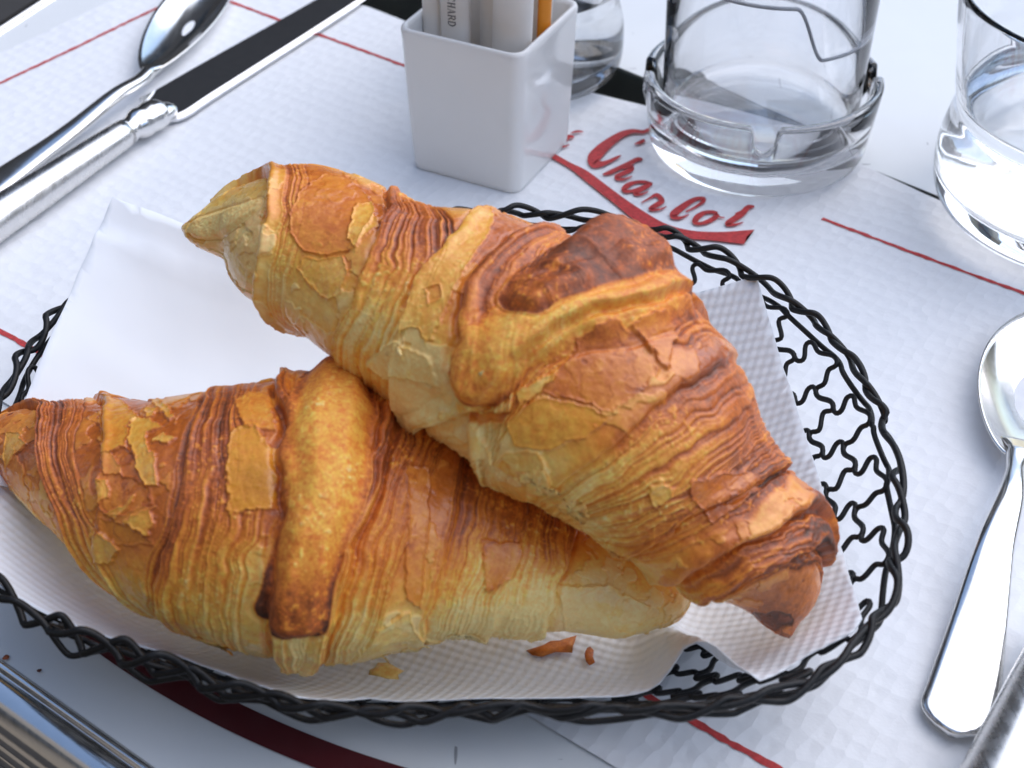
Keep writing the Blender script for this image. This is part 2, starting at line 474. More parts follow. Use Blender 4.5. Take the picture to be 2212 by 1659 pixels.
lo_ = spline([(-90, 365), (60, 440), (190, 510), (330, 590), (470, 700), (620, 820), (750, 920), (950, 1080), (1200, 1190), (1400, 1225), (1600, 1240), (1905, 1275)], 60)
up_[-1] = (2000, 1145)
V = [pt(1150.2 + .24 * x, 221.2 + .24 * y, PZ) for x, y in up_] + [pt(1150.2 + .24 * x, 221.2 + .24 * y, PZ) for x, y in lo_] + [pt(1150.2 + .24 * 1930, 221.2 + .24 * 1205, PZ)]
F = [(i, i + 1, 61 + i, 60 + i) for i in range(59)] + [(59, 120, 119)]
put('printed_swoosh', mesh_py('printed_swoosh', V, F), M['red'], sheet)

def line_uv(name, a, b, w, seed):
    a, b = np.array(a, float), np.array(b, float); n = max(8, int(np.linalg.norm(b - a) * 5)); t = np.linspace(0, 1, n)[:, None]
    P = a + (b - a) * t; d = (b - a) / np.linalg.norm(b - a); nn = np.array([-d[1], d[0]])
    k = np.arange(n) * .9
    wob = .02 * noise(k, k * 0, k * 0, seed)[:, None]; ww = w * (1 + .35 * noise(k * 1.7, k * 0, k * 0, seed + 9))[:, None]
    zz = np.array([.0009 + .0005 * (1 + noise(np.array([p[0] * .12]), np.array([p[1] * .12]), np.zeros(1), 5)[0]) * sstep(6, 12, p[1]) for p in P]) + .00025
    A, B = P + nn * (wob + ww), P + nn * (wob - ww)
    V = [uv(*q, z) for q, z in zip(A, zz)] + [uv(*q, z) for q, z in zip(B, zz)]
    put(name, mesh_py(name, V, [(i, i + 1, n + i + 1, n + i) for i in range(n - 1)]), M['red'], sheet)
line_uv('printed_border', (-29.7, -8.2), (-29.7, 14.2), .085, 1)
line_uv('printed_border', (-29.0, 14.65), (-15.0, 14.65), .085, 2)
line_uv('printed_border', (3.46, 14.65), (21.5, 14.65), .085, 3)
line_uv('printed_border', (-29.7, -8.25), (21.5, -8.25), .1, 4)
line_uv('printed_border', (21.6, -8.2), (21.6, 14.6), .085, 5)

# ------------------------------------------------------------------ basket: bowl form first
BC = np.array([-2.0, -6.4])
_rimpx = [(150, 645), (70, 750), (0, 870), (-75, 1010), (-70, 1180), (0, 1300), (130, 1375), (300, 1425), (470, 1480), (640, 1530), (1100, 1525), (1560, 1525), (1740, 1478), (1865, 1370), (1935, 1240), (1948, 1150), (1935, 1000), (1875, 850),
          (1795, 722), (1620, 592), (1480, 522), (1250, 468), (1120, 458), (900, 470), (600, 500), (330, 560)]
_rp = np.array([pt(x, y, .04)[:2] * 100 for x, y in _rimpx]) - BC
_ra, _rr = np.arctan2(_rp[:, 1], _rp[:, 0]), np.linalg.norm(_rp, axis=1)
def _basis(a): return np.stack([np.ones_like(a)] + [f(k * a) for k in range(1, 8) for f in (np.cos, np.sin)], -1)
_B = _basis(_ra)
_co = np.linalg.solve(_B.T @ _B + np.diag([0] + [.02 * k * k for k in range(1, 8) for _ in (0, 1)]), _B.T @ _rr)
def rimR(a): return _basis(np.asarray(a, float)) @ _co
FL = .58
def bowl_z(x, y):
    """cm in, cm out"""
    dx, dy = x - BC[0], y - BC[1]; r = np.hypot(dx, dy) / rimR(np.arctan2(dy, dx))
    t = np.clip((r - FL) / (1 - FL), 0, 2)
    return .5 + 3.5 * (t * t * (1.6 - .6 * np.minimum(t, 1)) * (t < 1) + (t >= 1) * (1 + 1.2 * (t - 1)))
def on_bowl(px, py, lift=.0):
    d = FW + RT * (px - 1106) / FPX + UP * (829.5 - py) / FPX
    ts = np.linspace(.25, .95, 1400); P = (CAM[None] + d[None] * ts[:, None]) * 100
    k = np.nonzero(P[:, 2] < bowl_z(P[:, 0], P[:, 1]) + lift)[0]
    return P[k[0]] if len(k) else P[-1]

bas = empty('wire_basket', (BC[0] * .01, BC[1] * .01, 0), 'round black wire basket holding the croissants and napkins', 'basket')
def bowl_pt(a, s, dz=0., out=0.):
    """s = 0 at the rim, 1 where the wall meets the floor"""
    r = rimR(a) * (1 - (1 - FL) * s) + out
    x, y = BC[0] + r * np.cos(a), BC[1] + r * np.sin(a)
    rr = 1 - (1 - FL) * s; t = np.clip((rr - FL) / (1 - FL), 0, 1)
    z = .28 + 3.72 * (t * t * (1.6 - .6 * t)) + dz
    return np.stack([x, y, z], -1) * .01
NA = 1500
aa = np.linspace(0, 2 * math.pi, NA, endpoint=False)
WR = .00083
sag = np.exp(-((np.angle(np.exp(1j * (aa - R(222)))) / .55) ** 2))     # the slack part at the lower left
rnd = np.random.RandomState(5)
for k, (f, ph, dz, out, amp) in enumerate([(34, 0, .05, .0, .17), (34, math.pi, -.05, .03, .17), (29, 1.0, -.40, -.14, .14)]):
    w = noise(aa * 4, aa * 0, aa * 0, 40 + k) * 1.5; amp = amp * (1 + .45 * noise(aa * 7, aa * 0, aa * 0, 45 + k))
    ph_ = f * aa + ph + w; amp = amp * (1 - .5 * np.exp(-((np.angle(np.exp(1j * (aa - R(280)))) / .5) ** 2)))
    P = bowl_pt(aa + .35 * np.sin(2 * ph_) / f * .5, 0 * aa, dz * (1 + 1.9 * sag) + amp * np.sin(ph_) * (1 + .8 * sag), out + amp * .9 * np.cos(ph_ + k) - .25 * sag * k)
    put('rim_wire', tube('rim_wire', P, WR * (1.15 if k < 2 else 1.0), 8, True), M['wire'], bas)
NW = 28
def meander(row0, row1, shift, seed):
    """square meander whose four sides per cell are S-curves; returns (angle, s) of a closed wire"""
    rs = np.random.RandomState(seed); A_, S_ = [], []
    c = 2 * math.pi / NW; h_, v_ = c / 2, row1 - row0
    for i in range(NW):
        a0 = (i + shift) * c + .10 * c * rs.uniform(-1, 1) * 0
        for (x0, y0, x1, y1, amp) in ((a0, row0, a0 + h_, row0, -.24), (a0 + h_, row0, a0 + h_, row1, .15), (a0 + h_, row1, a0 + c, row1, -.24), (a0 + c, row1, a0 + c, row0, -.15)):
            am = amp * (1 + (.4 * rs.uniform(-1, 1) if abs(amp) < .2 else 0))
            for t in np.linspace(0, 1, 12, endpoint=False):
                w_ = math.sin(2 * math.pi * t) * am
                if y0 == y1: A_.append(x0 + (x1 - x0) * t); S_.append(y0 + w_ * v_ * .8)
                else: A_.append(x0 + w_ * h_ * 1.15); S_.append(y0 + (y1 - y0) * t)
    A_, S_ = np.array(A_), np.array(S_); k = np.array([1, 2, 3, 2, 1.]) / 9
    U_ = np.unwrap(A_); pad = lambda q, d: np.r_[q[-2:] - d, q, q[:2] + d]
    return np.convolve(pad(U_, 2 * math.pi), k, 'valid'), np.convolve(pad(S_, 0), k, 'valid')
for j, (r0, r1) in enumerate([(.06 + .115 * q, .06 + .115 * (q + 1)) for q in range(8)]):
    ang, s_w = meander(r0, r1, .5 * (j % 2), 50 + j)
    P = bowl_pt(ang, np.clip(s_w, 0, 1.05), .02 * j)
    put('wall_wire', tube('wall_wire', P, WR * .92, 7, True), M['wire'], bas)
for j, rr in enumerate((.56, .44, .31, .18)):
    t = NW * aa + (j % 2) * math.pi
    r = rimR(aa) * (rr + .055 * np.sin(t)); ang = aa + .4 * np.sin(2 * t) / NW
    P = np.stack([BC[0] + r * np.cos(ang), BC[1] + r * np.sin(ang), np.full(NA, .26)], -1) * .01
    put('floor_wire', tube('floor_wire', P, WR * .95, 6, True), M['wire'], bas)

# ------------------------------------------------------------------ napkins
def sheet_from_pixels(name, poly, lift, extra=None, step=.28, mat=None, label=None, thick=.00025):
    B = np.array([on_bowl(x, y, lift) for x, y in poly])[:, :2]
    ring = []
    for i in range(len(B)):
        a, b = B[i], B[(i + 1) % len(B)]; k = max(1, int(np.linalg.norm(b - a) / step))
        ring += [a + (b - a) * j / k for j in range(k)]
    ring = np.array(ring); n = len(ring)
    gx, gy = np.meshgrid(np.arange(ring[:, 0].min(), ring[:, 0].max(), step), np.arange(ring[:, 1].min(), ring[:, 1].max(), step))
    inner = np.stack([gx.ravel(), gy.ravel()], 1) + np.random.RandomState(2).uniform(-.05, .05, (gx.size, 2))
    pts_ = [Vector(p) for p in np.vstack([ring, inner])]
    vo, _, fo, *_r = delaunay_2d_cdt(pts_, [(i, (i + 1) % n) for i in range(n)], [list(range(n))], 1, 1e-5)
    XY = np.array([(v.x, v.y) for v in vo])
    Z = bowl_z(XY[:, 0], XY[:, 1]) + lift
    if extra is not None: Z = Z + extra(XY[:, 0], XY[:, 1])
    me = mesh_py(name, np.c_[XY, Z] * .01, [tuple(f) for f in fo], True)
    o = put(name, me, mat)
    md = o.modifiers.new('thickness', 'SOLIDIFY'); md.thickness = thick; md.offset = 1
    tag(o, label, 'napkin', 'napkins lining the basket')
    return o
fold0, fold1 = on_bowl(1465, 1455)[:2], on_bowl(1400, 1330)[:2]
dv = fold1 - fold0; fl = np.linalg.norm(dv); dv /= fl; pv = np.array([-dv[1], dv[0]])
def ext2(x, y):
    q = np.stack([x, y], -1) - fold0; t, w = q @ dv / fl, q @ pv
    z = 1.25 * np.exp(-(w / .62) ** 2) * np.clip(1 - t * .75, 0, 1.2) * (t > -1)
    z += .10 * noise(x * .45, y * .45, x * 0, 20) + .05 * noise(x * 1.1, y * 1.1, x * 0, 21)
    return z
nap2 = sheet_from_pixels('paper_napkin', [(1635, 597), (1672, 720), (1712, 850), (1760, 1000), (1805, 1140), (1850, 1290), (1862, 1342), (1845, 1368), (1740, 1425), (1640, 1478), (1560, 1480), (1470, 1478), (1375, 1502), (1200, 1512), (1000, 1512), (800, 1512), (640, 1508),
    (520, 1470), (380, 1420), (240, 1380), (110, 1330), (0, 1272), (-90, 1200), (-60, 1040), (120, 960), (500, 900), (900, 800), (1300, 690), (1450, 650)],
    .16, ext2, mat=M['napkin'], label='dot embossed white napkin under the croissants, with a raised fold in front')
def ext1(x, y):
    rr = np.hypot(x - BC[0], y - BC[1]) / rimR(np.arctan2(y - BC[1], x - BC[0]))
    c0_, c1_ = on_bowl(205, 545)[:2], on_bowl(520, 640)[:2]; cd = (c1_ - c0_) / np.linalg.norm(c1_ - c0_); cw = (np.stack([x, y], -1) - c0_) @ np.array([-cd[1], cd[0]])
    return .10 * np.exp(-(cw / .22) ** 2) - .06 * np.exp(-((cw - .5) / .3) ** 2) + .30 * sstep(.75, .98, rr) + .12 * noise(x * .3, y * .3, x * 0, 30) + .05 * noise(x * .8, y * .8, x * 0, 31)
nap1 = sheet_from_pixels('paper_napkin', [(245, 440), (215, 505), (170, 610), (120, 730), (62, 868), (10, 960), (-40, 1060), (200, 1060), (600, 1020), (900, 900), (980, 760), (800, 660), (640, 600), (420, 512)],
    .34, ext1, mat=M['napkin2'], label='smooth white napkin with its corner standing up behind the croissants at the left')

# ------------------------------------------------------------------ croissants
RAMP_X = np.array([0, .16, .34, .5, .64, .78, .9, 1.0])
RAMP_C = np.array([(.95, .77, .36), (.93, .60, .165), (.88, .42, .075), (.80, .275, .035), (.62, .165, .024), (.38, .085, .018), (.19, .048, .017), (.075, .028, .016)])

def croissant(root, stations, zs, q, seams, ridges, zones, patches, palette, seed, ns=1000, nt=500, names=None):
    st = np.array(stations, float); zs = np.array(zs) * .01
    mid = (st[:, 0] + st[:, 1]) / 2; hp = np.linalg.norm(st[:, 0] - st[:, 1], axis=1) / 2
    Cc = np.array([pt(x, y, z) for (x, y), z in zip(mid, zs)])
    h = hp / np.array([px_per_m(c) for c in Cc])
    data = spline(np.c_[Cc, h], 900)
    arc = np.r_[0, np.cumsum(np.linalg.norm(np.diff(data[:, :3], axis=0), axis=1))]
    u = np.linspace(0, 1, ns); u = u - .035 * np.sin(2 * np.pi * u) / np.pi * 0
    a_ = u * arc[-1]
    C3 = np.stack([np.interp(a_, arc, data[:, i]) for i in range(3)], 1); hh = np.interp(a_, arc, data[:, 3])
    k = np.ones(31) / 31                                # smooth the spine
    Cs = np.stack([np.convolve(np.pad(C3[:, i], 15, mode='reflect', reflect_type='odd'), k, 'valid') for i in range(3)], 1)
    T = np.gradient(Cs, axis=0); T /= np.linalg.norm(T, axis=1)[:, None]
    Sd = np.cross(T, [0, 0, 1.0]); Sd /= np.linalg.norm(Sd, axis=1)[:, None]
    flip = np.sign(Sd @ np.array([0, -1.0, 0])); flip[flip == 0] = 1
    Sd *= np.sign(flip.sum()); Nu = np.cross(Sd, T); Nu *= np.sign(Nu[:, 2:3])
    w = CAM - Cs; w /= np.linalg.norm(w, axis=1)[:, None]
    cu, cs = (w * Nu).sum(1), (w * Sd).sum(1); l = np.hypot(cu, cs); cu, cs = cu / l, cs / l
    A = hh / np.sqrt(cu ** 2 + (q * cs) ** 2); Bv = q * A
    L = arc[-1] * 100; S1 = u * L                        # arc length in cm
    cap = np.sqrt(np.clip(1 - (1 - np.clip(np.minimum(S1, L - S1) / .55, 0, 1)) ** 2, 0, 1))
    A, Bv = A * cap, Bv * cap
    # angle: 0 up, positive towards the viewer; denser on the visible side
    th = np.linspace(-math.pi, math.pi, nt, endpoint=False)
    th = th + .55 - .50 * np.sin(th)*-1*-1
    S, TH = np.meshgrid(S1, th, indexing='ij')
    def surf(S, TH, H=0.):
        i = np.clip(S / L * (ns - 1), 0, ns - 1.001); i0 = i.astype(int); f = (i - i0)[..., None]
        def g(X): return X[i0] * (1 - f) + X[i0 + 1] * f if X.ndim == 2 else X[i0] * (1 - f[..., 0]) + X[i0 + 1] * f[..., 0]
        a, b, n_, s_, c = g(A), g(Bv), g(Nu), g(Sd), g(Cs)
        b = b * np.where(np.cos(TH) < 0, .86, 1.0)
        return c + (a * np.sin(TH))[..., None] * s_ + (b * np.cos(TH))[..., None] * n_
    P0 = surf(S, TH)
    # pixel -> (s, th) on the visible side
    cS, cT = S[::3, ::3], TH[::3, ::3]; cP = P0[::3, ::3]
    gx, gy = np.gradient(cP, axis=0), np.gradient(cP, axis=1); nn = np.cross(gx, gy)
    ctr = surf(cS, cT * 0) * 0 + np.interp(cS, S1, np.arange(ns))[..., None] * 0
    cen = np.stack([np.interp(cS, S1, Cs[:, i]) for i in range(3)], -1)
    nn *= np.sign(((cP - cen) * nn).sum(-1, keepdims=True)); vis = (nn * (CAM - cP)).sum(-1) > 0
    ux, uy = proj(cP)
    def inv(p):
        d = (ux - p[0]) ** 2 + (uy - p[1]) ** 2 + np.where(vis, 0, 1e9); i = np.unravel_index(np.argmin(d), d.shape)
        return cS[i], cT[i]
    X, Y, Z = P0[..., 0] * 100, P0[..., 1] * 100, P0[..., 2] * 100          # cm
    Rm = np.interp(S, S1, (A + Bv) / 2) * 100
    wx = .5 * fbm(X * .8, Y * .8, Z * .8, 3, seed); wsm = .06 * noise(X * 2.2, Y * 2.2, Z * 2.2, seed + 3)
    H = -.14 + .05 * fbm(X * .7, Y * .7, Z * .7, 2, seed + 5)
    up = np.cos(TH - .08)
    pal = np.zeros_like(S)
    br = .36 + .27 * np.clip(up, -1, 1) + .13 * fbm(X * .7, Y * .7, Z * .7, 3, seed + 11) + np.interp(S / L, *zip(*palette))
    stri = np.zeros_like(S); lines_h = np.zeros_like(S); lines_b = np.zeros_like(S)
    band = np.zeros(S.shape, int)
    for k_, sm in enumerate(seams):
        st_ = np.array([inv(p) for p in sm['p']]); o = np.argsort(st_[:, 1]); sv, tv = st_[o, 0], st_[o, 1]
        sig = np.interp(TH, tv, sv)
        sl0 = (sv[min(2, len(sv) - 1)] - sv[0]) / max(.2, tv[min(2, len(tv) - 1)] - tv[0]); sl1 = (sv[-1] - sv[max(-3, -len(sv))]) / max(.2, tv[-1] - tv[max(-3, -len(tv))])
        sig = sig + np.where(TH < tv[0], np.clip(sl0, -1.5, 1.5) * np.maximum(TH - tv[0], -1.0), 0) + np.where(TH > tv[-1], np.clip(sl1, -1.5, 1.5) * np.minimum(TH - tv[-1], 1.0), 0)
        raw = S - sig + wsm + .05 * noise(TH * 6, S * .5, S * 0 + k_, seed + 30)
        d = raw * sm.get('side', 1); step, wd = sm.get('step', .2), sm.get('w', 2.0)
        band += (raw > 0)
        fade = np.interp(TH, tv, [1] * len(tv)) if 'fade' not in sm else sstep(sm['fade'][0], sm['fade'][1], TH)
        H += fade * (step * sstep(-.015, .06, d) * np.exp(-np.maximum(d, 0) / wd) + .35 * step * np.exp(-((d - .17) / .14) ** 2) - .55 * step * np.exp(-((d + .07) / .07) ** 2))
        br += fade * (.08 * np.exp(-((d - .10) / .13) ** 2) + .12 * np.exp(-((d + .05) / .06) ** 2))
        for (lo, hi, amp, fr) in sm.get('lines', []):
            m = sstep(lo - .12, lo + .05, d) * (1 - sstep(hi - .25, hi + .05, d))
            sk = d + .05 * noise(TH * 2.5, S * .7, S * 0, seed + 50 + k_)
            y1 = TH * Rm * .13
            fr = fr * 1.95; n1 = noise(sk * fr * .5, y1, S * 0 + k_, seed + 60); n2 = 1 - 2.2 * abs(noise(sk * fr * 1.7, y1 * 1.3, S * 0 + k_, seed + 61)); n3 = 1 - 2.2 * abs(noise(sk * fr * 3.1, y1 * 2.2, S * 0 + k_, seed + 62))
            ln = .18 * n1 + .36 * n2 + .46 * n3
            lines_h += m * amp * 1.05 * ln; lines_b += m * (.05 - .33 * ln * (.65 + .5 * noise(TH * Rm * .9, S * 1.3, S * 0, seed + 64))); stri = np.maximum(stri, m)
    for zn in zones:                                      # browning from the oven, by region
        s0, t0 = inv(zn['p']); g_ = np.exp(-(((S - s0) / zn['r']) ** 2 + ((TH - t0) * Rm / zn.get('rt', zn['r'])) ** 2)); br += zn['b'] * g_
        H += zn.get('h', 0) * g_
    grain = np.zeros_like(S)
    br = np.where(br > .62, .62 + (br - .62) * .55, br); lines_b = np.where(lines_b > .12, .12 + (lines_b - .12) * .4, lines_b)
    for rg in ridges:
        q_ = np.array([inv(p) for p in rg['p']]); w_ = np.array(rg['w'])
        hh_ = np.array(rg['h'] if hasattr(rg['h'], '__len__') else [rg['h']] * len(w_))
        pp = spline(np.c_[q_, w_, hh_], 60)
        best = np.full(S.shape, 1e9); bw = np.ones_like(S); bh = np.zeros_like(S); bt = np.zeros_like(S)
        for i in range(len(pp) - 1):
            ds, dt = pp[i + 1, 0] - pp[i, 0], (pp[i + 1, 1] - pp[i, 1])
            ax, ay = S - pp[i, 0], (TH - pp[i, 1]) * Rm
            bx, by = ds, dt * Rm; t = np.clip((ax * bx + ay * by) / (bx * bx + by * by + 1e-9), 0, 1)
            dd = np.hypot(ax - bx * t, ay - by * t) / (pp[i, 2] * (1 - t) + pp[i + 1, 2] * t)
            mk = dd < best
            best[mk] = dd[mk]; bh[mk] = (pp[i, 3] * (1 - t) + pp[i + 1, 3] * t)[mk]; bt[mk] = (i + t[mk]) / (len(pp) - 1)
        best = best + .10 * noise(X * 1.5, Y * 1.5, Z * 1.5, seed + 80)
        e = rg.get('soft', .45)
        prof = sstep(0, e, 1 - best) * (1 - .25 * best ** 2)
        H += bh * prof - .05 * np.exp(-((best - 1.06) / .07) ** 2)
        ins = sstep(1.0, .9, best)
        if rg.get('wr'): wn_ = 1 - 2.4 * abs(noise(bt * 11 + .25 * noise(X * 2, Y * 2, Z * 2, seed + 83), best * .6, S * 0, seed + 82)); H += rg['wr'] * ins * wn_; lines_b = lines_b - .05 * ins * wn_
        tgt = np.interp(bt, *zip(*rg['br'])) + .07 * fbm(X * 2.2, Y * 2.2, Z * 2.2, 3, seed + 81) + rg.get('edge', .2) * np.exp(-((best - .93) / .2) ** 2)
        keep = rg.get('mix', .9)
        br = br * (1 - ins * keep) + tgt * ins * keep
        kl = 1 - ins * rg.get('noline', 1.0); lines_h *= kl; lines_b *= kl; stri *= kl
        if rg.get('id'): band = np.where(best < 1.0, rg['id'], band)
        stri = np.maximum(stri, ins * rg.get('matte', .6)); grain = np.maximum(grain, ins * rg.get('grain', .6))
    amber = np.zeros_like(S); pgl = np.zeros_like(S)
    wu = S + .05 * noise(X * 4, Y * 4, Z * 4, seed + 120) + .035 * noise(X * 11, Y * 11, Z * 11, seed + 121); wv = TH * Rm + .05 * noise(X * 4, Y * 4, Z * 4, seed + 122) + .035 * noise(X * 11, Y * 11, Z * 11, seed + 123)
    for pc in patches:                                    # torn leaves of glaze, mostly proud of the next, and one gap coloured dark
        o = pc.get('o', (0, 0, 1)); poly = np.array([inv((o[0] + o[2] * x, o[1] + o[2] * y)) for x, y in pc['p']])
        ic = np.clip((poly[:, 0] / L * (ns - 1)).astype(int), 0, ns - 1); pu, pv = poly[:, 0], poly[:, 1] * Rm[ic, 0]
        bb = (wu > pu.min() - .1) & (wu < pu.max() + .1) & (wv > pv.min() - .6) & (wv < pv.max() + .6)
        x_, y_ = wu[bb], wv[bb]; ins = np.zeros(x_.shape, bool); dm = np.full(x_.shape, 9.)
        for i in range(len(pu)):
            x0, y0, x1, y1 = pu[i - 1], pv[i - 1], pu[i], pv[i]
            ins ^= ((y0 > y_) != (y1 > y_)) & (x_ < (x1 - x0) * (y_ - y0) / (y1 - y0 + 1e-9) + x0)
            t_ = np.clip(((x_ - x0) * (x1 - x0) + (y_ - y0) * (y1 - y0)) / ((x1 - x0) ** 2 + (y1 - y0) ** 2 + 1e-9), 0, 1); dm = np.minimum(dm, np.hypot(x_ - x0 - (x1 - x0) * t_, y_ - y0 - (y1 - y0) * t_))
        sg = np.where(ins, dm, -dm); m_ = np.zeros_like(S); m_[bb] = sstep(-.015, .03, sg); e_ = np.zeros_like(S); e_[bb] = np.exp(-((sg - .01) / .03) ** 2)
        soft = pc.get('k', .85) * m_
        br = br * (1 - soft) + (pc['b'] + .05 * fbm(X * 1.8, Y * 1.8, Z * 1.8, 2, seed + 125)) * soft + .07 * e_
        H += (pc.get('h', .03) + .012) * m_ + .03 * e_; lines_h *= 1 - .85 * m_; lines_b *= 1 - pc.get('k', .85) * m_
        stri = stri * (1 - m_) + pc.get('matte', .15) * m_; amber = np.maximum(amber * (1 - m_), pc.get('amber', 0) * m_); pgl = np.maximum(pgl, m_)
    H += lines_h; br += lines_b
    # peeling glaze on the smooth bands
    smooth_ = (1 - stri)
    px_ = X + .35 * noise(X * 3, Y * 3, Z * 3, seed + 90) + .12 * noise(X * 9, Y * 9, Z * 9, seed + 91); py_ = Y + .35 * noise(X * 3, Y * 3, Z * 3, seed + 92)
    pn = fbm(px_ * .62, py_ * .62, Z * .62, 2, seed + 93)
    pk = sstep(.10, .125, pn) * smooth_ * (1 - .7 * pgl); pk2 = sstep(.22, .245, fbm(px_ * .9 + 7, py_ * .9, Z * .9, 2, seed + 94)) * smooth_ * (1 - .6 * pgl)
    H += .030 * pk + .034 * pk2
    edge = np.exp(-((pn - .105) / .02) ** 2) * smooth_
    br += -.13 * pk + .10 * edge - .11 * pk2
    # pin-head blisters
    bl = sstep(.52, .70, noise(X * 9, Y * 9, Z * 9, seed + 100)) ; bl2 = sstep(.45, .65, noise(X * 17, Y * 17, Z * 17, seed + 101))
    cl = sstep(-.1, .4, noise(X * 1.1, Y * 1.1, Z * 1.1, seed + 102))
    H += .014 * bl * (.35 + .65 * stri) * cl + .008 * bl2 * (.3 + .7 * stri)
    br += -.18 * bl * (.25 + .75 * stri) * cl - .15 * bl2 * (.15 + .85 * stri) * (.4 + .6 * cl) + .05 * noise(X * 6, Y * 6, Z * 6, seed + 103)
    H += .008 * noise(X * 5, Y * 5, Z * 5, seed + 140) + .005 * noise(X * 11, Y * 11, Z * 11, seed + 141)
    br = .41 + (br - .41) * 1.10; br = np.clip(br, .10, 1)
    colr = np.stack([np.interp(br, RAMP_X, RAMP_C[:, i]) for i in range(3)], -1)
    tint = (pk * .35 + pk2 * .35)[..., None]; colr = colr * (1 - tint) + (colr * .6 + np.array([.80, .36, .13]) * .4) * tint
    colr = colr * (1 - .8 * amber[..., None]) + np.array([.88, .35, .022]) * (.85 + .3 * fbm(X, Y, Z, 2, seed + 130))[..., None] * .8 * amber[..., None]
    pinkm = (sstep(.36, .5, br) * smooth_ * .22)[..., None]; colr = colr * (1 - pinkm) + colr * np.array([1.0, .98, 1.35]) * pinkm
    colr = colr * (1 - sstep(.08, .4, br)[..., None] * np.array([.0, .03, .22]))
    gloss = np.clip((1 - .42 * stri) * (.85 + .3 * fbm(X * 1.3, Y * 1.3, Z * 1.3, 2, seed + 110)), 0, 1) * (1 - .9 * grain)
    Hc = H * .01 * np.interp(S, S1, np.clip(cap * 1.2, 0, 1))
    gx, gy = np.gradient(P0, axis=0), np.gradient(np.concatenate([P0[:, -1:], P0, P0[:, :1]], 1), axis=1)[:, 1:-1]
    N0 = np.cross(gx, gy); N0 /= np.linalg.norm(N0, axis=2, keepdims=True) + 1e-12
    cenF = Cs[:, None, :]; N0 *= np.sign(((P0 - cenF) * N0).sum(-1, keepdims=True) + 1e-12)
    k5 = np.r_[np.arange(4), ns - 1 - np.arange(4)]; N0[k5] = np.sign(((P0 - cenF)[k5] * T[k5][:, None]).sum(-1, keepdims=True)) * 0 + N0[k5]
    Pf = P0 + N0 * Hc[..., None]
    Pf[..., 2] = np.maximum(Pf[..., 2], .0078)
    # split the roll into its wraps
    Fq = grid_faces(ns, nt); fb = band.ravel()[Fq[:, 0]]
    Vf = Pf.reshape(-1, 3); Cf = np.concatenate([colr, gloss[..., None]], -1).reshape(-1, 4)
    gN = np.cross(np.gradient(Pf, axis=0), np.gradient(np.concatenate([Pf[:, -1:], Pf, Pf[:, :1]], 1), axis=1)[:, 1:-1])
    gN /= np.linalg.norm(gN, axis=2, keepdims=True) + 1e-12; gN *= np.sign((gN * N0).sum(-1, keepdims=True) + 1e-9)
    nb = len(seams)
    for b in np.unique(fb):
        fs = Fq[fb == b]; ids, invx = np.unique(fs, return_inverse=True); fs = invx.reshape(-1, 4)
        nm = 'tip' if b in (0, nb) else ('center_fold' if b >= 90 else 'pastry_wrap')
        # outward winding
        v = Vf[ids]; f0 = fs[len(fs) // 2]; nrm = np.cross(v[f0[1]] - v[f0[0]], v[f0[2]] - v[f0[0]])
        if nrm @ gN.reshape(-1, 3)[ids[f0[0]]] < 0: fs = fs[:, ::-1]
        me = mesh_np(nm, v, fs)
        at = me.attributes.new('crust', 'FLOAT_COLOR', 'POINT')
        if len(me.vertices) == len(ids): at.data.foreach_set('color', np.ascontiguousarray(Cf[ids], np.float32).ravel())
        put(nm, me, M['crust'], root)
    return dict(br=br, geo=(Cs, A, Bv, Nu, Sd, T), inv=inv, S1=S1, th=th, Pf=Pf, N=gN, col=colr, L=L, Rm=Rm, A=A)

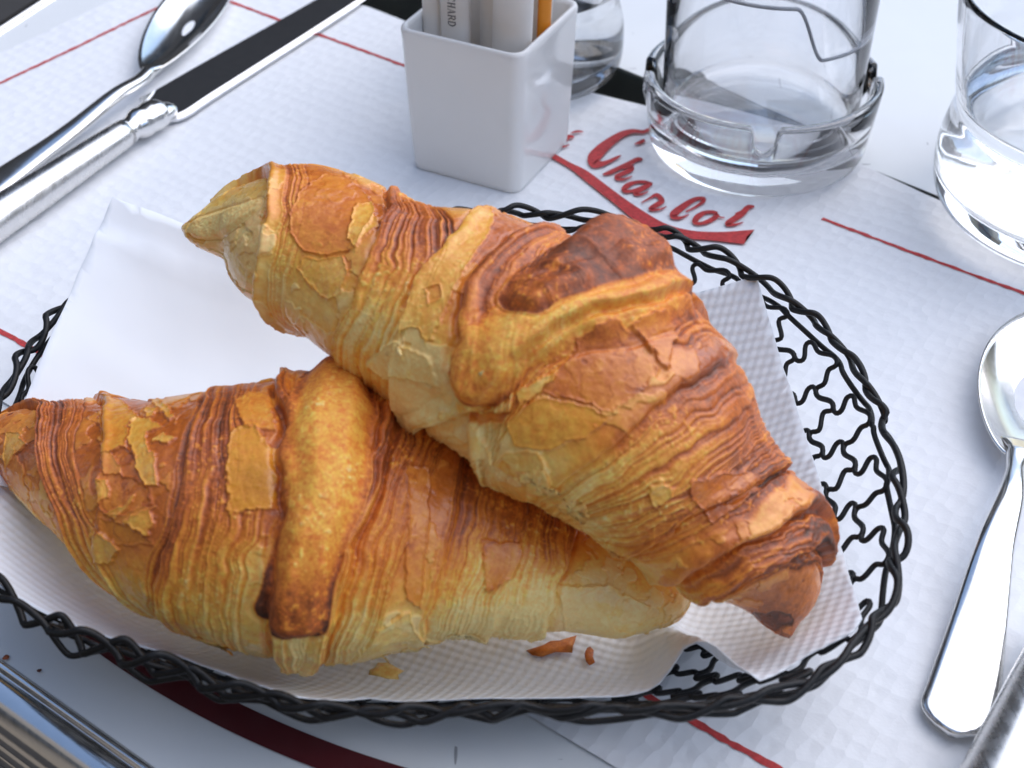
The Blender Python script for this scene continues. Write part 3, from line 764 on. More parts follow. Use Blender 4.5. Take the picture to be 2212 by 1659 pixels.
def flake(cr, root, p, size, lift=.012, curl=.05, dirn=0., br=-.12, asp=1.0, seed=0, gloss=.6, jag=.16, n=44):
    """thin loose leaf of pastry lying on the crust; size in cm, br = how much paler than the crust under it"""
    rs = np.random.RandomState(seed); s0, t0 = cr['inv'](p)
    i0 = np.argmin(abs(cr['S1'] - s0)); j0 = np.argmin(abs(cr['th'] - t0))
    an = np.arange(n) * 2 * math.pi / n; cx, cy_ = np.cos(an), np.sin(an)
    rad = 1 + .22 * noise(cx * 1.3 + seed * 3.7, cy_ * 1.3, cx * 0, 300) + jag * noise(cx * 5 + seed, cy_ * 5, cx * 0, 301) + jag * .7 * rs.uniform(-1, 1, n)
    rings = (.0, .3, .6, .85, 1.0); V, Cc = [], []
    ds = cr['L'] / (len(cr['S1']) - 1); nS, nT = len(cr['S1']), len(cr['th'])
    for rr in rings:
        for k in range(n if rr > 0 else 1):
            r = rad[k] * rr * size; x, y = r * cx[k], r * cy_[k] * asp
            xs, yt = x * math.cos(dirn) - y * math.sin(dirn), x * math.sin(dirn) + y * math.cos(dirn)
            s = s0 + xs; t = t0 + yt / max(.8, cr['Rm'][i0, 0])
            i = int(np.clip(round(s / ds), 3, nS - 4)); j = int(np.clip(np.argmin(abs(cr['th'] - t)), 4, nT - 5))
            sl = (slice(i - 3, i + 4, 3), slice(max(0, j - 4), j + 5, 4))
            nn = cr['N'][sl].reshape(-1, 3).mean(0); nn /= np.linalg.norm(nn); b = cr['Pf'][sl].reshape(-1, 3)
            b = b[np.argmax(b @ nn)] * .5 + cr['Pf'][i, j] * .5
            up_ = lift + curl * max(0, x / size) ** 2 * rr + .010 * rs.uniform(-1, 1)
            V.append(b + nn * up_ * .01); Cc.append(cr['br'][i, j])
    F = [(0, 1 + k, 1 + (k + 1) % n) for k in range(n)]
    for q_ in range(len(rings) - 2):
        o0, o1 = 1 + q_ * n, 1 + (q_ + 1) * n
        F += [(o0 + k, o1 + k, o1 + (k + 1) % n, o0 + (k + 1) % n) for k in range(n)]
    m = len(V); V = np.array(V); o1 = 1 + (len(rings) - 2) * n
    N0 = cr['N'][i0, j0]; V2 = V - N0 * .00013
    F2 = [tuple(i + m for i in reversed(f)) for f in F] + [(o1 + k, o1 + m + k, o1 + m + (k + 1) % n, o1 + (k + 1) % n) for k in range(n)]
    me = mesh_py('flake', np.vstack([V, V2]), F + F2, True)
    at = me.attributes.new('crust', 'FLOAT_COLOR', 'POINT')
    bb = np.mean(Cc) * .6 + np.array(Cc) * .4 + br + .03 * rs.randn(m) + .05 * noise(V[:, 0] * 300, V[:, 1] * 300, V[:, 2] * 300, seed); bb[-n:] += .08
    bb = np.clip(np.r_[bb, bb], 0, 1)
    c = np.stack([np.interp(bb, RAMP_X, RAMP_C[:, i]) for i in range(3)] + [np.full(2 * m, gloss)], -1).astype(np.float32)
    at.data.foreach_set('color', c.ravel())
    return put('flake', me, M['crust'], root)

# --- the upper one, lying across
A_st = [((394, 470), (390, 512)), ((452, 450), (416, 545)), ((545, 388), (498, 598)), ((640, 352), (590, 675)), ((740, 365), (670, 725)), ((850, 412), (755, 785)), ((960, 435), (845, 862)), ((1080, 450), (935, 930)),
        ((1190, 492), (1030, 1010)), ((1305, 522), (1125, 1080)), ((1425, 612), (1220, 1140)), ((1515, 712), (1305, 1188)), ((1590, 850), (1385, 1232)), ((1680, 985), (1465, 1272)), ((1765, 1100), (1535, 1308)), ((1772, 1230), (1600, 1345)), ((1748, 1308), (1640, 1376)), ((1738, 1362), (1672, 1397))]
A_z = [8.4, 8.5, 8.6, 8.7, 8.8, 8.8, 8.8, 8.7, 8.5, 8.2, 7.7, 7.1, 6.2, 5.4, 4.6, 3.8, 3.3, 3.0]
cA = empty('croissant', (.01, -.04, .03), 'golden croissant lying across the other one, with a dark brown knob and pale left tip', 'croissant', 'croissants in the basket')
crA = croissant(cA, A_st, A_z, .86,
    seams=[
        dict(p=[(575, 368), (585, 450), (572, 540), (560, 635)], step=.30, w=1.6, lines=[(.55, 1.3, .035, 3.5)]),
        dict(p=[(838, 408), (842, 450), (800, 560), (745, 670), (720, 742)], step=.14, w=1.5, lines=[(0, 1.9, .06, 3.2)]),
        dict(p=[(1041, 440), (960, 530), (898, 600), (866, 720), (850, 830)], step=.12, w=1.6),
        dict(p=[(1178, 490), (1100, 520), (1030, 582), (1000, 650), (990, 740), (985, 850)], step=.22, w=1.2, lines=[(0.0, 1.25, .07, 3.2)]),
        dict(p=[(1452, 640), (1388, 672), (1224, 706), (1120, 786), (1045, 870)], side=-1, step=.20, w=1.1, lines=[(-1.0, .55, .045, 3.6)]),
        dict(p=[(1562, 785), (1480, 832), (1380, 920), (1260, 1010), (1160, 1070)], side=-1, step=.10, w=1.6, lines=[(-3.0, .1, .055, 3.4)]),
        dict(p=[(1700, 1010), (1600, 1066), (1480, 1115), (1400, 1180), (1335, 1200)], side=-1, step=.14, w=1.4, lines=[(-.1, .9, .03, 3.2)]),
        dict(p=[(1778, 1115), (1690, 1132), (1560, 1185), (1450, 1252)], side=-1, step=.24, w=1.2, lines=[(-.8, .1, .05, 2.8)]),
        dict(p=[(1780, 1185), (1720, 1200), (1600, 1262), (1505, 1300)], side=-1, step=.26, w=1.0, lines=[(-.3, .75, .04, 3.4)]),
    ],
    ridges=[
        dict(p=[(1438, 625), (1330, 655), (1210, 690), (1110, 755), (1035, 835)], w=[.85, .85, .8, .68, .45], h=[.35, .4, .42, .42, .34], br=[(0, .60), (.3, .38), (.75, .36), (1, .56)], edge=.26, id=91, noline=.75, matte=.7, soft=.7),
        dict(p=[(1400, 500), (1330, 545), (1240, 590), (1150, 660)], w=[1.1, 1.0, .8, .5], h=[.85, .74, .52, .34], br=[(0, .70), (.3, .79), (.75, .82), (1, .72)], edge=.06, id=92, wr=.045, noline=.5, matte=.9, soft=.75, mix=1.0),
        dict(p=[(430, 490), (490, 470), (545, 440)], w=[.4, .45, .3], h=[.08, .14, .08], br=[(0, .14), (1, .18)], edge=.04, mix=.6),
    ],
    zones=[dict(p=(420, 490), r=2.4, b=-.34), dict(p=(520, 560), r=1.8, b=-.30), dict(p=(620, 600), r=1.6, b=-.16), dict(p=(400, 540), r=.8, b=.3), dict(p=(880, 820), r=2.2, b=-.26), dict(p=(1000, 950), r=1.6, b=-.26), dict(p=(780, 700), r=1.8, b=-.15),
           dict(p=(1150, 1020), r=1.8, b=-.16), dict(p=(1330, 1150), r=2.0, b=-.10), dict(p=(1655, 1352), r=1.6, b=.38), dict(p=(1770, 1110), r=1.2, b=.16), dict(p=(1560, 800), r=1.6, b=.08), dict(p=(700, 430), r=1.6, b=.06), dict(p=(930, 470), r=1.4, b=.08),
           dict(p=(985, 900), r=.7, b=-.04, h=-.35)],
    patches=[dict(p=[(900, 350), (1100, 200), (1350, 300), (1450, 450), (1300, 700), (1100, 760), (900, 700), (850, 500)], o=(353.9, 309.7, .32), b=.54, k=.6), dict(p=[(1240, 560), (1300, 400), (1400, 390), (1450, 530), (1330, 640), (1280, 720), (1230, 640)], o=(353.9, 309.7, .32), b=.30, h=.015), dict(p=[(950, 780), (1180, 760), (1250, 850), (1180, 1000), (1080, 1060), (900, 860)], o=(353.9, 309.7, .32), b=.30, h=.015),
        dict(p=[(1990, 560), (2180, 420), (2212, 600), (2000, 900), (1900, 1150), (1780, 1370), (1740, 1250), (1620, 1270), (1700, 900), (1800, 800)], o=(353.9, 309.7, .32), b=.32), dict(p=[(1760, 980), (1860, 960), (1880, 1050), (1800, 1090)], o=(353.9, 309.7, .32), b=.52, h=-.03, k=.6),
        dict(p=[(1510, 1360), (1600, 1350), (1800, 1450), (1860, 1659), (1500, 1600), (1370, 1490)], o=(353.9, 309.7, .32), b=.13, h=.06, matte=.7),
        dict(p=[(1500, 560), (1700, 480), (1900, 560), (2000, 740), (1900, 850), (1700, 1010), (1560, 950), (1280, 880), (1370, 750), (1480, 640)], o=(707.8, 530.9, .36), b=.62, k=.85), dict(p=[(1780, 500), (1990, 420), (2100, 520), (2010, 740), (1930, 640), (1880, 570)], o=(707.8, 530.9, .36), b=.60, h=.09), dict(p=[(1130, 880), (1360, 760), (1370, 800), (1250, 900), (1160, 960)], o=(707.8, 530.9, .36), b=.24, h=.05),
        dict(p=[(1280, 900), (1560, 960), (1690, 1020), (1560, 1150), (1300, 1230), (1130, 1200), (1080, 1060)], o=(707.8, 530.9, .36), b=.40, k=.7, amber=.45), dict(p=[(1000, 1300), (1100, 1220), (1270, 1240), (1350, 1440), (1240, 1530), (1170, 1400)], o=(707.8, 530.9, .36), b=.27, h=.04), dict(p=[(650, 980), (850, 1040), (930, 1150), (1000, 1300), (900, 1250), (750, 1150)], o=(707.8, 530.9, .36), b=.15, h=.08, matte=.6), dict(p=[(740, 990), (1110, 990), (1050, 1060), (850, 1070)], o=(707.8, 530.9, .36), b=.56, h=-.10),  # last patch is a gap between layers: sunk, its darkness put into the colour
        dict(p=[(690, 1000), (1000, 920), (1250, 950), (1300, 1100), (1150, 1200), (870, 1380), (780, 1250), (690, 1150)], o=(1327, 796, .24), b=.63), dict(p=[(1010, 1130), (1080, 1130), (1080, 1190), (1020, 1200)], o=(1327, 796, .24), b=.74, h=0), dict(p=[(890, 1190), (970, 1180), (970, 1230), (900, 1230)], o=(1327, 796, .24), b=.70, h=0), dict(p=[(320, 1080), (420, 1020), (520, 1100), (460, 1180), (370, 1250), (320, 1180)], o=(1327, 796, .24), b=.26, h=.04)],
    palette=[(0, -.14), (.12, -.10), (.25, .02), (.5, .05), (.7, .06), (.9, .08), (1, .2)], seed=11)
# --- the lower one
B_st = [((-70, 930), (-70, 1010)), ((15, 884), (-5, 1052)), ((100, 860), (70, 1090)), ((205, 846), (150, 1152)), ((330, 848), (238, 1238)), ((455, 834), (345, 1318)), ((575, 815), (465, 1385)), ((690, 800), (595, 1425)), ((800, 805), (715, 1440)), ((925, 850), (850, 1425)),
        ((1050, 935), (980, 1404)), ((1165, 1030), (1100, 1392)), ((1275, 1105), (1215, 1378)), ((1390, 1160), (1320, 1384)), ((1475, 1215), (1415, 1352)), ((1512, 1262), (1478, 1312))]
B_z = [3.6, 3.6, 3.7, 3.9, 4.1, 4.3, 4.5, 4.6, 4.5, 4.3, 4.0, 3.6, 3.2, 2.8, 2.5, 2.3]
cB = empty('croissant', (-.05, -.09, .02), 'golden croissant lying underneath, its left tip cut by the picture edge', 'croissant', 'croissants in the basket')
crB = croissant(cB, B_st, B_z, .84,
    seams=[
        dict(p=[(68, 872), (80, 960), (95, 1040), (118, 1095)], step=.20, w=1.0, lines=[(0, 1.75, .075, 2.2)]),
        dict(p=[(208, 846), (222, 950), (218, 1080), (205, 1180)], step=.16, w=1.6),
        dict(p=[(452, 834), (420, 900), (402, 1000), (372, 1120), (335, 1285)], step=.10, w=1.6, lines=[(-.2, 1.7, .055, 3.4)]),
        dict(p=[(600, 800), (612, 900), (606, 1100), (596, 1220), (590, 1360)], step=.22, w=.9, lines=[(-.15, .65, .06, 3.6)]),
        dict(p=[(862, 850), (848, 950), (800, 1100), (748, 1250), (708, 1390)], side=-1, step=.22, w=.8, lines=[(-1.15, .55, .085, 2.6)]),
        dict(p=[(1010, 950), (1000, 1050), (955, 1250), (910, 1400)], side=-1, step=.08, w=1.4, lines=[(-1.6, .3, .04, 3.6)]),
        dict(p=[(1150, 1080), (1110, 1230), (1060, 1380)], side=-1, step=.10, w=1.2, lines=[(-1.2, .3, .04, 3.4)]),
        dict(p=[(1250, 1150), (1210, 1270), (1180, 1372)], side=-1, step=.16, w=1.2),
    ],
    ridges=[
        dict(grain=1., p=[(735, 800), (730, 900), (708, 1060), (672, 1220), (652, 1325)], w=[.95, .88, .80, .66, .68], h=[.42, .5, .52, .52, .48], br=[(0, .70), (.12, .52), (.28, .38), (.6, .42), (.76, .53), (.86, .68), (1, .74)], edge=.24, id=91, noline=1.0, matte=.95, soft=.75, mix=1.0),
    ],
    zones=[dict(p=(20, 960), r=1.6, b=.16), dict(p=(300, 1180), r=1.5, b=.08), dict(p=(250, 1260), r=1.3, b=-.14), dict(p=(480, 1330), r=1.8, b=-.20), dict(p=(820, 1380), r=2.0, b=-.22), dict(p=(1000, 1350), r=1.8, b=-.2), dict(p=(1150, 1340), r=1.6, b=-.24), dict(p=(1320, 1320), r=2.0, b=-.34),
           dict(p=(520, 1180), r=1.0, b=-.08), dict(p=(950, 1100), r=1.5, b=.06), dict(p=(1200, 1150), r=1.4, b=.08)],
    patches=[dict(p=[(900, 260), (1100, 290), (1250, 420), (1150, 500), (1150, 680), (1030, 760), (900, 800), (880, 560)], o=(0, 796.3, .24), b=.40), dict(p=[(1180, 440), (1300, 430), (1450, 510), (1300, 560), (1330, 700), (1400, 780), (1410, 1060), (1300, 1050), (1220, 900), (1200, 780), (1150, 600)], o=(0, 796.3, .24), b=.29), dict(p=[(1370, 640), (1460, 560), (1560, 610), (1480, 660)], o=(0, 796.3, .24), b=.22),
        dict(p=[(1010, 760), (1080, 700), (1180, 740), (1210, 820), (1150, 870), (1060, 860)], o=(0, 796.3, .24), b=.70, h=-.02), dict(p=[(920, 940), (1060, 960), (1240, 980), (1310, 1050), (1330, 1200), (1100, 1330), (930, 1280), (910, 1100)], o=(0, 796.3, .24), b=.62, h=-.01), dict(p=[(880, 1000), (990, 1020), (1000, 1150), (900, 1230), (860, 1150)], o=(0, 796.3, .24), b=.36), dict(p=[(970, 1290), (1130, 1200), (1190, 1120), (1190, 1200), (1050, 1360)], o=(0, 796.3, .24), b=.32),
        dict(p=[(1090, 1370), (1350, 1250), (1380, 1400), (1300, 1500), (1200, 1440)], o=(0, 796.3, .24), b=.36, h=.05), dict(p=[(920, 1330), (1100, 1400), (1240, 1470), (1330, 1600), (1040, 1600), (940, 1500)], o=(0, 796.3, .24), b=.60, h=-.02, amber=.35), dict(p=[(800, 1500), (930, 1490), (1060, 1640), (1000, 1760), (850, 1700)], o=(0, 796.3, .24), b=.30, h=.05), dict(p=[(40, 560), (150, 550), (210, 660), (20, 940), (10, 700)], o=(0, 796.3, .24), b=.36), dict(p=[(1340, 250), (1420, 260), (1560, 400), (1500, 440), (1400, 330)], o=(0, 796.3, .24), b=.32), dict(p=[(1290, 330), (1390, 340), (1380, 400), (1310, 410)], o=(0, 796.3, .24), b=.30),
        dict(p=[(280, 790), (350, 830), (390, 980), (480, 1040), (540, 1045), (550, 1300), (500, 1700), (0, 1800), (20, 1250), (60, 880), (200, 830)], o=(486.6, 752, .2), b=.42, h=.015, amber=1.0, matte=.0), dict(p=[(100, 560), (260, 450), (560, 500), (480, 650), (560, 880), (370, 840), (200, 830)], o=(486.6, 752, .2), b=.46, h=.03, matte=.8),
        dict(p=[(470, -160), (620, -160), (600, 350), (560, 700), (470, 640), (480, 300)], o=(707.8, 1061.8, .36), b=.53, k=.7), dict(p=[(930, 280), (1180, 310), (1120, 520), (950, 600)], o=(707.8, 1061.8, .36), b=.57, k=.7), dict(p=[(300, 820), (490, 720), (520, 830), (700, 930), (450, 1010), (100, 1060)], o=(707.8, 1061.8, .36), b=.20, h=.04), dict(p=[(1400, 560), (1700, 560), (1950, 700), (1800, 900), (1450, 880)], o=(707.8, 1061.8, .36), b=.20, k=.6)],
    palette=[(0, .14), (.12, .08), (.3, .06), (.5, .04), (.75, .02), (1, -.12)], seed=37)

for k, (p, sz, kw) in enumerate([
    ((820, 1425), .28, dict(br=-.08, asp=1.8, curl=.15)), ((890, 1400), .4, dict(br=-.06, asp=.8)), ((460, 1395), .4, dict(br=-.06, asp=.9, curl=.1)), ((1000, 1375), .35, dict(br=-.05, asp=.8))]):
    flake(crB, cB, p, sz, seed=100 + k, jag=.08, **kw)
for k, (p, sz, kw) in enumerate([
    ((1160, 1045), .45, dict(br=-.06, asp=.8, curl=.1)), ((1235, 1105), .4, dict(br=-.05, asp=1.1, curl=.1)),
    ((1340, 1195), .3, dict(br=-.05))]):
    flake(crA, cA, p, sz, seed=200 + k, jag=.08, **kw)
# slivers standing on the torn edge
for k, (p, q_) in enumerate([((868, 752), (875, 790)), ((838, 765), (850, 752)), ((1060, 815), (1100, 800))]):
    s0, t0 = crA['inv'](p); i, j = np.argmin(abs(crA['S1'] - s0)), np.argmin(abs(crA['th'] - t0)); b = crA['Pf'][i, j]
    d = pt(*q_, b[2]) - pt(*p, b[2]); me = tube('sliver', [b, b + d * .5 + [0, 0, .001], b + d + [0, 0, .003]], [.0005, .0006, .0003], 5)
    at = me.attributes.new('crust', 'FLOAT_COLOR', 'POINT'); at.data.foreach_set('color', np.tile(np.array([.85, .62, .25, .2], np.float32), len(me.vertices)))
    put('sliver', me, M['crust'], cA)

# loose crumbs
def crumb(name, label, P, size, br, seed, asp=1.0, flat=.25, group=None):
    rs = np.random.RandomState(seed); n = 11
    top = [(0, 0, flat * size)]; V = []
    for rr, zz in ((.55, flat * size * 1.3), (1.0, flat * size * .6)):
        for k in range(n):
            a = 2 * math.pi * k / n; r = size * rr * (1 + .35 * rs.uniform(-1, 1)); V.append((r * math.cos(a), r * asp * math.sin(a), zz * (1 + .5 * rs.uniform(-1, 1))))
    V = top + V + [(0, 0, -.02 * size)]
    F = [(0, 1 + k, 1 + (k + 1) % n) for k in range(n)] + [(1 + k, 1 + n + k, 1 + n + (k + 1) % n, 1 + (k + 1) % n) for k in range(n)] + [(1 + n + (k + 1) % n, 1 + n + k, len(V) - 1) for k in range(n)]
    V = np.array(V) * .01; a = rs.uniform(0, 3); V = V @ np.array([[math.cos(a), math.sin(a), 0], [-math.sin(a), math.cos(a), 0], [0, 0, 1]])
    me = mesh_py(name, V + P, F, True); at = me.attributes.new('crust', 'FLOAT_COLOR', 'POINT')
    c = [np.interp(br, RAMP_X, RAMP_C[:, i]) for i in range(3)] + [.4]; at.data.foreach_set('color', np.tile(np.array(c, np.float32), len(V)))
    o = put(name, me, M['crust']); tag(o, label, 'crumb', group or 'loose crumbs')
def nap_at(x, y):
    p = on_bowl(x, y, .28); return p * .01
crumb('pastry_crumb', 'large brown flake fallen on the napkin below the lower croissant', nap_at(1200, 1398), .62, .60, 1, .45, .07)
crumb('pastry_crumb', 'small brown flake lying right of the large flake on the napkin', nap_at(1272, 1418), .30, .66, 2, .45, .10)
crumb('pastry_crumb', 'pale flake on the napkin at the front edge of the lower croissant', nap_at(832, 1452), .26, .14, 6, 1.7, .12)
crumb('pastry_crumb', 'reddish crumb on the white table near the metal edge at the left', pt(14, 1420, .0006), .09, .8, 3)
crumb('pastry_crumb', 'tiny dark crumb on the white table below the basket at the left', pt(85, 1449, .0006), .06, .95, 4)

# ------------------------------------------------------------------ sugar cup with paper sticks
c0, c1, c2 = (pt(892, 365)[:2], pt(1120, 427)[:2], pt(1213, 335)[:2])
ex = c1 - c0; exl = np.linalg.norm(ex); ex /= exl; ey = np.array([-ex[1], ex[0]])
side_b = .0475; ctr = c0 + ex * .0232 + ey * .0225
cupr = empty('sugar_cup', (*ctr, .0012), 'square white ceramic cup filled with paper sugar sticks', 'cup')
HC = .0612
def sq(half, rad, z, cen=None, n=8):
    out = []
    for k, (sx, sy) in enumerate(((1, 1), (-1, 1), (-1, -1), (1, -1))):
        for t in np.linspace(0, math.pi / 2, n):
            a = t + k * math.pi / 2; x = sx * (half - rad) + rad * math.cos(a); y = sy * (half - rad) + rad * math.sin(a)
            p = ctr + ex * x + ey * y; out.append((p[0], p[1], z))
    return out
prof = [(.0205, .004, .0014), (.0225, .005, .0010), (.0235, .0050, .0018), (.0238, .0050, .0040), (.0249, .0052, .030), (.0257, .0052, HC - .004), (.0259, .0052, HC - .0015), (.0256, .0052, HC - .0004), (.0248, .0048, HC), (.0239, .0044, HC - .0004), (.0235, .0042, HC - .002), (.0218, .0045, .03), (.0205, .004, .008), (.0180, .003, .0060)]
V = np.array([sq(*p) for p in prof]); n = V.shape[1]
F = [tuple(f) for f in grid_faces(len(prof), n)] + [tuple(range(n))[::-1], tuple((len(prof) - 1) * n + i for i in range(n))]
put('cup_body', mesh_py('cup_body', V.reshape(-1, 3), F, True), M['ceramic'], cupr)

def stick(label, x, y, lean, w, tint, zb=.007, ln=.105, rot=0.):
    b = ctr + ex * x + ey * y
    root_z = zb
    P0 = np.array([b[0], b[1], root_z]); P1 = P0 + np.array([*(ex * lean[0] + ey * lean[1]), ln])
    T = (P1 - P0) / np.linalg.norm(P1 - P0); sx = np.array([*(ex * math.cos(rot) + ey * math.sin(rot)), 0]); sx -= T * (sx @ T); sx /= np.linalg.norm(sx); sy = np.cross(T, sx)
    r = empty('sugar_stick', P0, label, 'sugar stick', 'paper sugar sticks in the cup')
    V = []; m = 20
    prof_ = [(0, .25), (.02, .30), (.06, .75), (.14, .98), (.5, 1.02), (.86, .98), (.94, .75), (.98, .30), (1, .25)]
    for t, th_ in prof_:
        for k in range(m):
            a = 2 * math.pi * k / m
            V.append(P0 + (P1 - P0) * t + sx * w * math.cos(a) * (1.0 + .12 * (1 - th_)) + sy * w * .62 * th_ * math.sin(a))
    F = [tuple(f) for f in grid_faces(len(prof_), m)] + [tuple(range(m))[::-1], tuple((len(prof_) - 1) * m + i for i in range(m))]
    r = put('paper_tube', mesh_py('paper_tube', V, F, True), tint, r)
    return r, P0, T, sx, sy
S = stick('printed white sugar stick at the left of the cup', -.0085, -.0120, (-.002, .004), .0058, M['stick'])
stick('narrow cream sugar stick in the left corner of the cup, beside the printed one', -.0183, -.0105, (-.003, .002), .0036, M['stick'])
stick('broad blank white sugar stick at the right front of the cup', .0130, -.0110, (.002, .003), .0078, M['stick'])
stick('orange sugar stick at the right of the cup', .0195, .0020, (.003, .001), .0030, M['orange'], rot=1.2)
stick('white sugar stick behind the orange one', .0140, .0095, (.004, .000), .0048, M['stick'])
stick('cream sugar stick at the back of the cup', -.002, .0125, (.0, .002), .0062, M['stick'])
stick('shaded cream sugar stick between the printed and the broad one', .0015, -.001, (.001, .001), .0058, M['stick'])
stick('cream sugar stick behind the narrow one at the left', -.0145, .002, (-.001, .001), .0050, M['stick'])
stick('white sugar stick at the back left of the cup', -.0145, .0145, (.0, .002), .0050, M['stick'])
# lettering that runs down the printed stick
SER = dict(
 C=[[(.85, .78, .05), (.55, .98, .08), (.2, .8, .13), (.1, .5, .15), (.2, .2, .13), (.55, .02, .08), (.88, .2, .05)], [(.85, .95, .05), (.87, .68, .05)]],
 H=[[(.2, 0, .13), (.2, 1, .13)], [(.8, 0, .13), (.8, 1, .13)], [(.2, .5, .05), (.8, .5, .05)], [(.02, .97, .04), (.38, .97, .04)], [(.62, .97, .04), (.98, .97, .04)], [(.02, .03, .04), (.38, .03, .04)], [(.62, .03, .04), (.98, .03, .04)]],
 A=[[(.12, 0, .05), (.5, 1, .06)], [(.5, 1, .1), (.85, 0, .14)], [(.25, .33, .04), (.75, .33, .04)], [(0, .03, .04), (.28, .03, .04)], [(.66, .03, .04), (1.02, .03, .04)]],
 R=[[(.2, 0, .13), (.2, 1, .13)], [(.2, .96, .05), (.6, .95, .08), (.78, .75, .12), (.6, .53, .08), (.2, .5, .05)], [(.5, .5, .1), (.72, .25, .12), (.98, .03, .06)], [(.02, .97, .04), (.3, .97, .04)], [(.02, .03, .04), (.38, .03, .04)]],
 D=[[(.2, 0, .13), (.2, 1, .13)], [(.2, .96, .05), (.6, .92, .09), (.88, .5, .14), (.6, .08, .09), (.2, .04, .05)], [(.02, .97, .04), (.3, .97, .04)], [(.02, .03, .04), (.3, .03, .04)]])
SER['I'] = [[(.5, 0, .14), (.5, 1, .14)], [(.25, .97, .04), (.75, .97, .04)], [(.25, .03, .04), (.75, .03, .04)]]
sr, sP0, sT, sx, sy = S
face = -1 if (sy @ (CAM - sP0)) < 0 else 1
for k, ch in enumerate('RICHARD'):
    base_t = .0694 - k * .0024
    bm_V, bm_F = [], []
    for s_ in SER[ch]:
        n_ = 2 if len(s_) == 2 else 16
        PW = spline(np.array(s_), n_) if n_ > 2 else np.array(s_, float)
        Tn = np.gradient(PW[:, :2], axis=0); Tn /= np.linalg.norm(Tn, axis=1)[:, None] + 1e-9
        Nn = np.stack([-Tn[:, 1], Tn[:, 0]], 1); o = len(bm_V)
        for sg in (1, -1):
            for q_, nn_, w_ in zip(PW[:, :2], Nn, PW[:, 2]):
                g_ = q_ + sg * nn_ * w_ * .8                # letter box: x runs down the stick, y points to its right
                a_ = (g_[1] - .5) * .0031 + .0006
                yy = math.sqrt(max(0, 1 - (a_ / .0058) ** 2)) * .0056 * .62 * 1.02
                bm_V.append(sP0 + sT * (base_t - g_[0] * .0021) + sx * a_ + sy * face * (yy + .00025))
        bm_F += [(o + i, o + i + 1, o + n_ + i + 1, o + n_ + i) for i in range(n_ - 1)]
    put('printed_letter', mesh_py('printed_letter', bm_V, bm_F), M['ink'], sr)

# ------------------------------------------------------------------ glassware
def glass(name, label, center, outer, inner, water_z=None, mat=None, seg=120):
    r = empty(name, center, label, 'glass', None)
    prof = [(0.0001, outer[0][1])] + outer + inner[::-1] + [(0.0001, inner[0][1])]
    body = put('glass_body', lathe('glass_body', prof, center, seg), mat or M['glass'], r)
    if water_z is not None:
        inn = np.array(inner); w = [(0.0001, inner[0][1] - .01)]
        for rr, zz in inner:
            if zz < water_z: w.append((rr + .012, zz - .01 if zz == inner[0][1] else zz))
        rw = np.interp(water_z, inn[:, 1], inn[:, 0]); w += [(rw + .012, water_z + .05), (rw - .05, water_z + .01), (rw - .18, water_z), (.0001, water_z)]
        put('water', lathe('water', w, center, seg), M['water'], r)
    return r
def smoothprof(P, n=60): return [tuple(p) for p in spline(np.array(P, float), n)]
gR = glass('water_glass', 'big round water glass at the right picture edge, half full', (.2125, .0985, .0014),
    smoothprof([(3.6, .02), (4.6, .12), (5.35, .7), (5.62, 1.6), (5.6, 2.7), (5.35, 3.9), (5.22, 4.25), (5.34, 4.6), (5.42, 5.0), (5.5, 5.6), (5.75, 7.2), (5.95, 8.7)]) + [(5.97, 8.82), (5.92, 8.9)],
    smoothprof([(.4, .95), (3.2, 1.0), (4.7, 1.35), (5.2, 2.0), (5.28, 2.8), (5.06, 3.9), (5.0, 4.3), (5.1, 4.7), (5.2, 5.2), (5.5, 7.2), (5.72, 8.7)]) + [(5.76, 8.84), (5.84, 8.9)], 4.7)
gB = glass('water_glass', 'water glass half hidden behind the square cup', (.0085, .2125, .0016),
    smoothprof([(2.4, .02), (3.2, .12), (3.75, .6), (3.9, 1.4), (3.86, 2.4), (3.66, 3.3), (3.58, 3.6), (3.66, 3.9), (3.72, 4.3), (3.85, 5.6), (4.0, 7.6)]) + [(4.0, 7.7), (3.95, 7.75)],
    smoothprof([(.3, .8), (2.2, .85), (3.2, 1.1), (3.58, 1.7), (3.6, 2.4), (3.42, 3.3), (3.36, 3.6), (3.44, 4.0), (3.55, 4.6), (3.66, 5.8), (3.82, 7.6)]) + [(3.86, 7.72), (3.9, 7.75)], 4.2)
# ashtray with three rests
AC = (.0975, .1505, .0014)
ash = empty('glass_ashtray', AC, 'clear round ashtray with notched rim under the clear tumbler', 'ashtray')
oprof = [(.0001, .05), (3.6, .0), (4.0, .06), (4.22, .25), (4.32, .6), (4.48, 1.9), (4.62, 3.1), (4.60, 3.2), (4.50, 3.25), (4.32, 3.25), (4.24, 3.18), (4.20, 3.05), (4.08, 1.9), (3.98, 1.2), (3.8, .98), (3.3, .9), (.0001, .88)]
seg = 240; aa2 = np.linspace(0, 2 * math.pi, seg, endpoint=False)
notch = np.zeros(seg)
for a0 in (R(-96), R(2), R(172)):
    d = np.angle(np.exp(1j * (aa2 - a0))) * 4.4; notch = np.maximum(notch, sstep(.52, .34, abs(d)) * (1.02 - .35 * (d / .45) ** 2))
V = np.zeros((len(oprof), seg, 3))
for i, (r_, z_) in enumerate(oprof):
    wz = sstep(1.6, 3.0, np.array(z_)); zz = z_ - notch * np.clip(wz, 0, 1) * 1.0
    V[i, :, 0] = AC[0] + r_ * .01 * np.cos(aa2); V[i, :, 1] = AC[1] + r_ * .01 * np.sin(aa2); V[i, :, 2] = AC[2] + zz * .01
me = mesh_np('ashtray_bowl', V.reshape(-1, 3), grid_faces(len(oprof), seg))
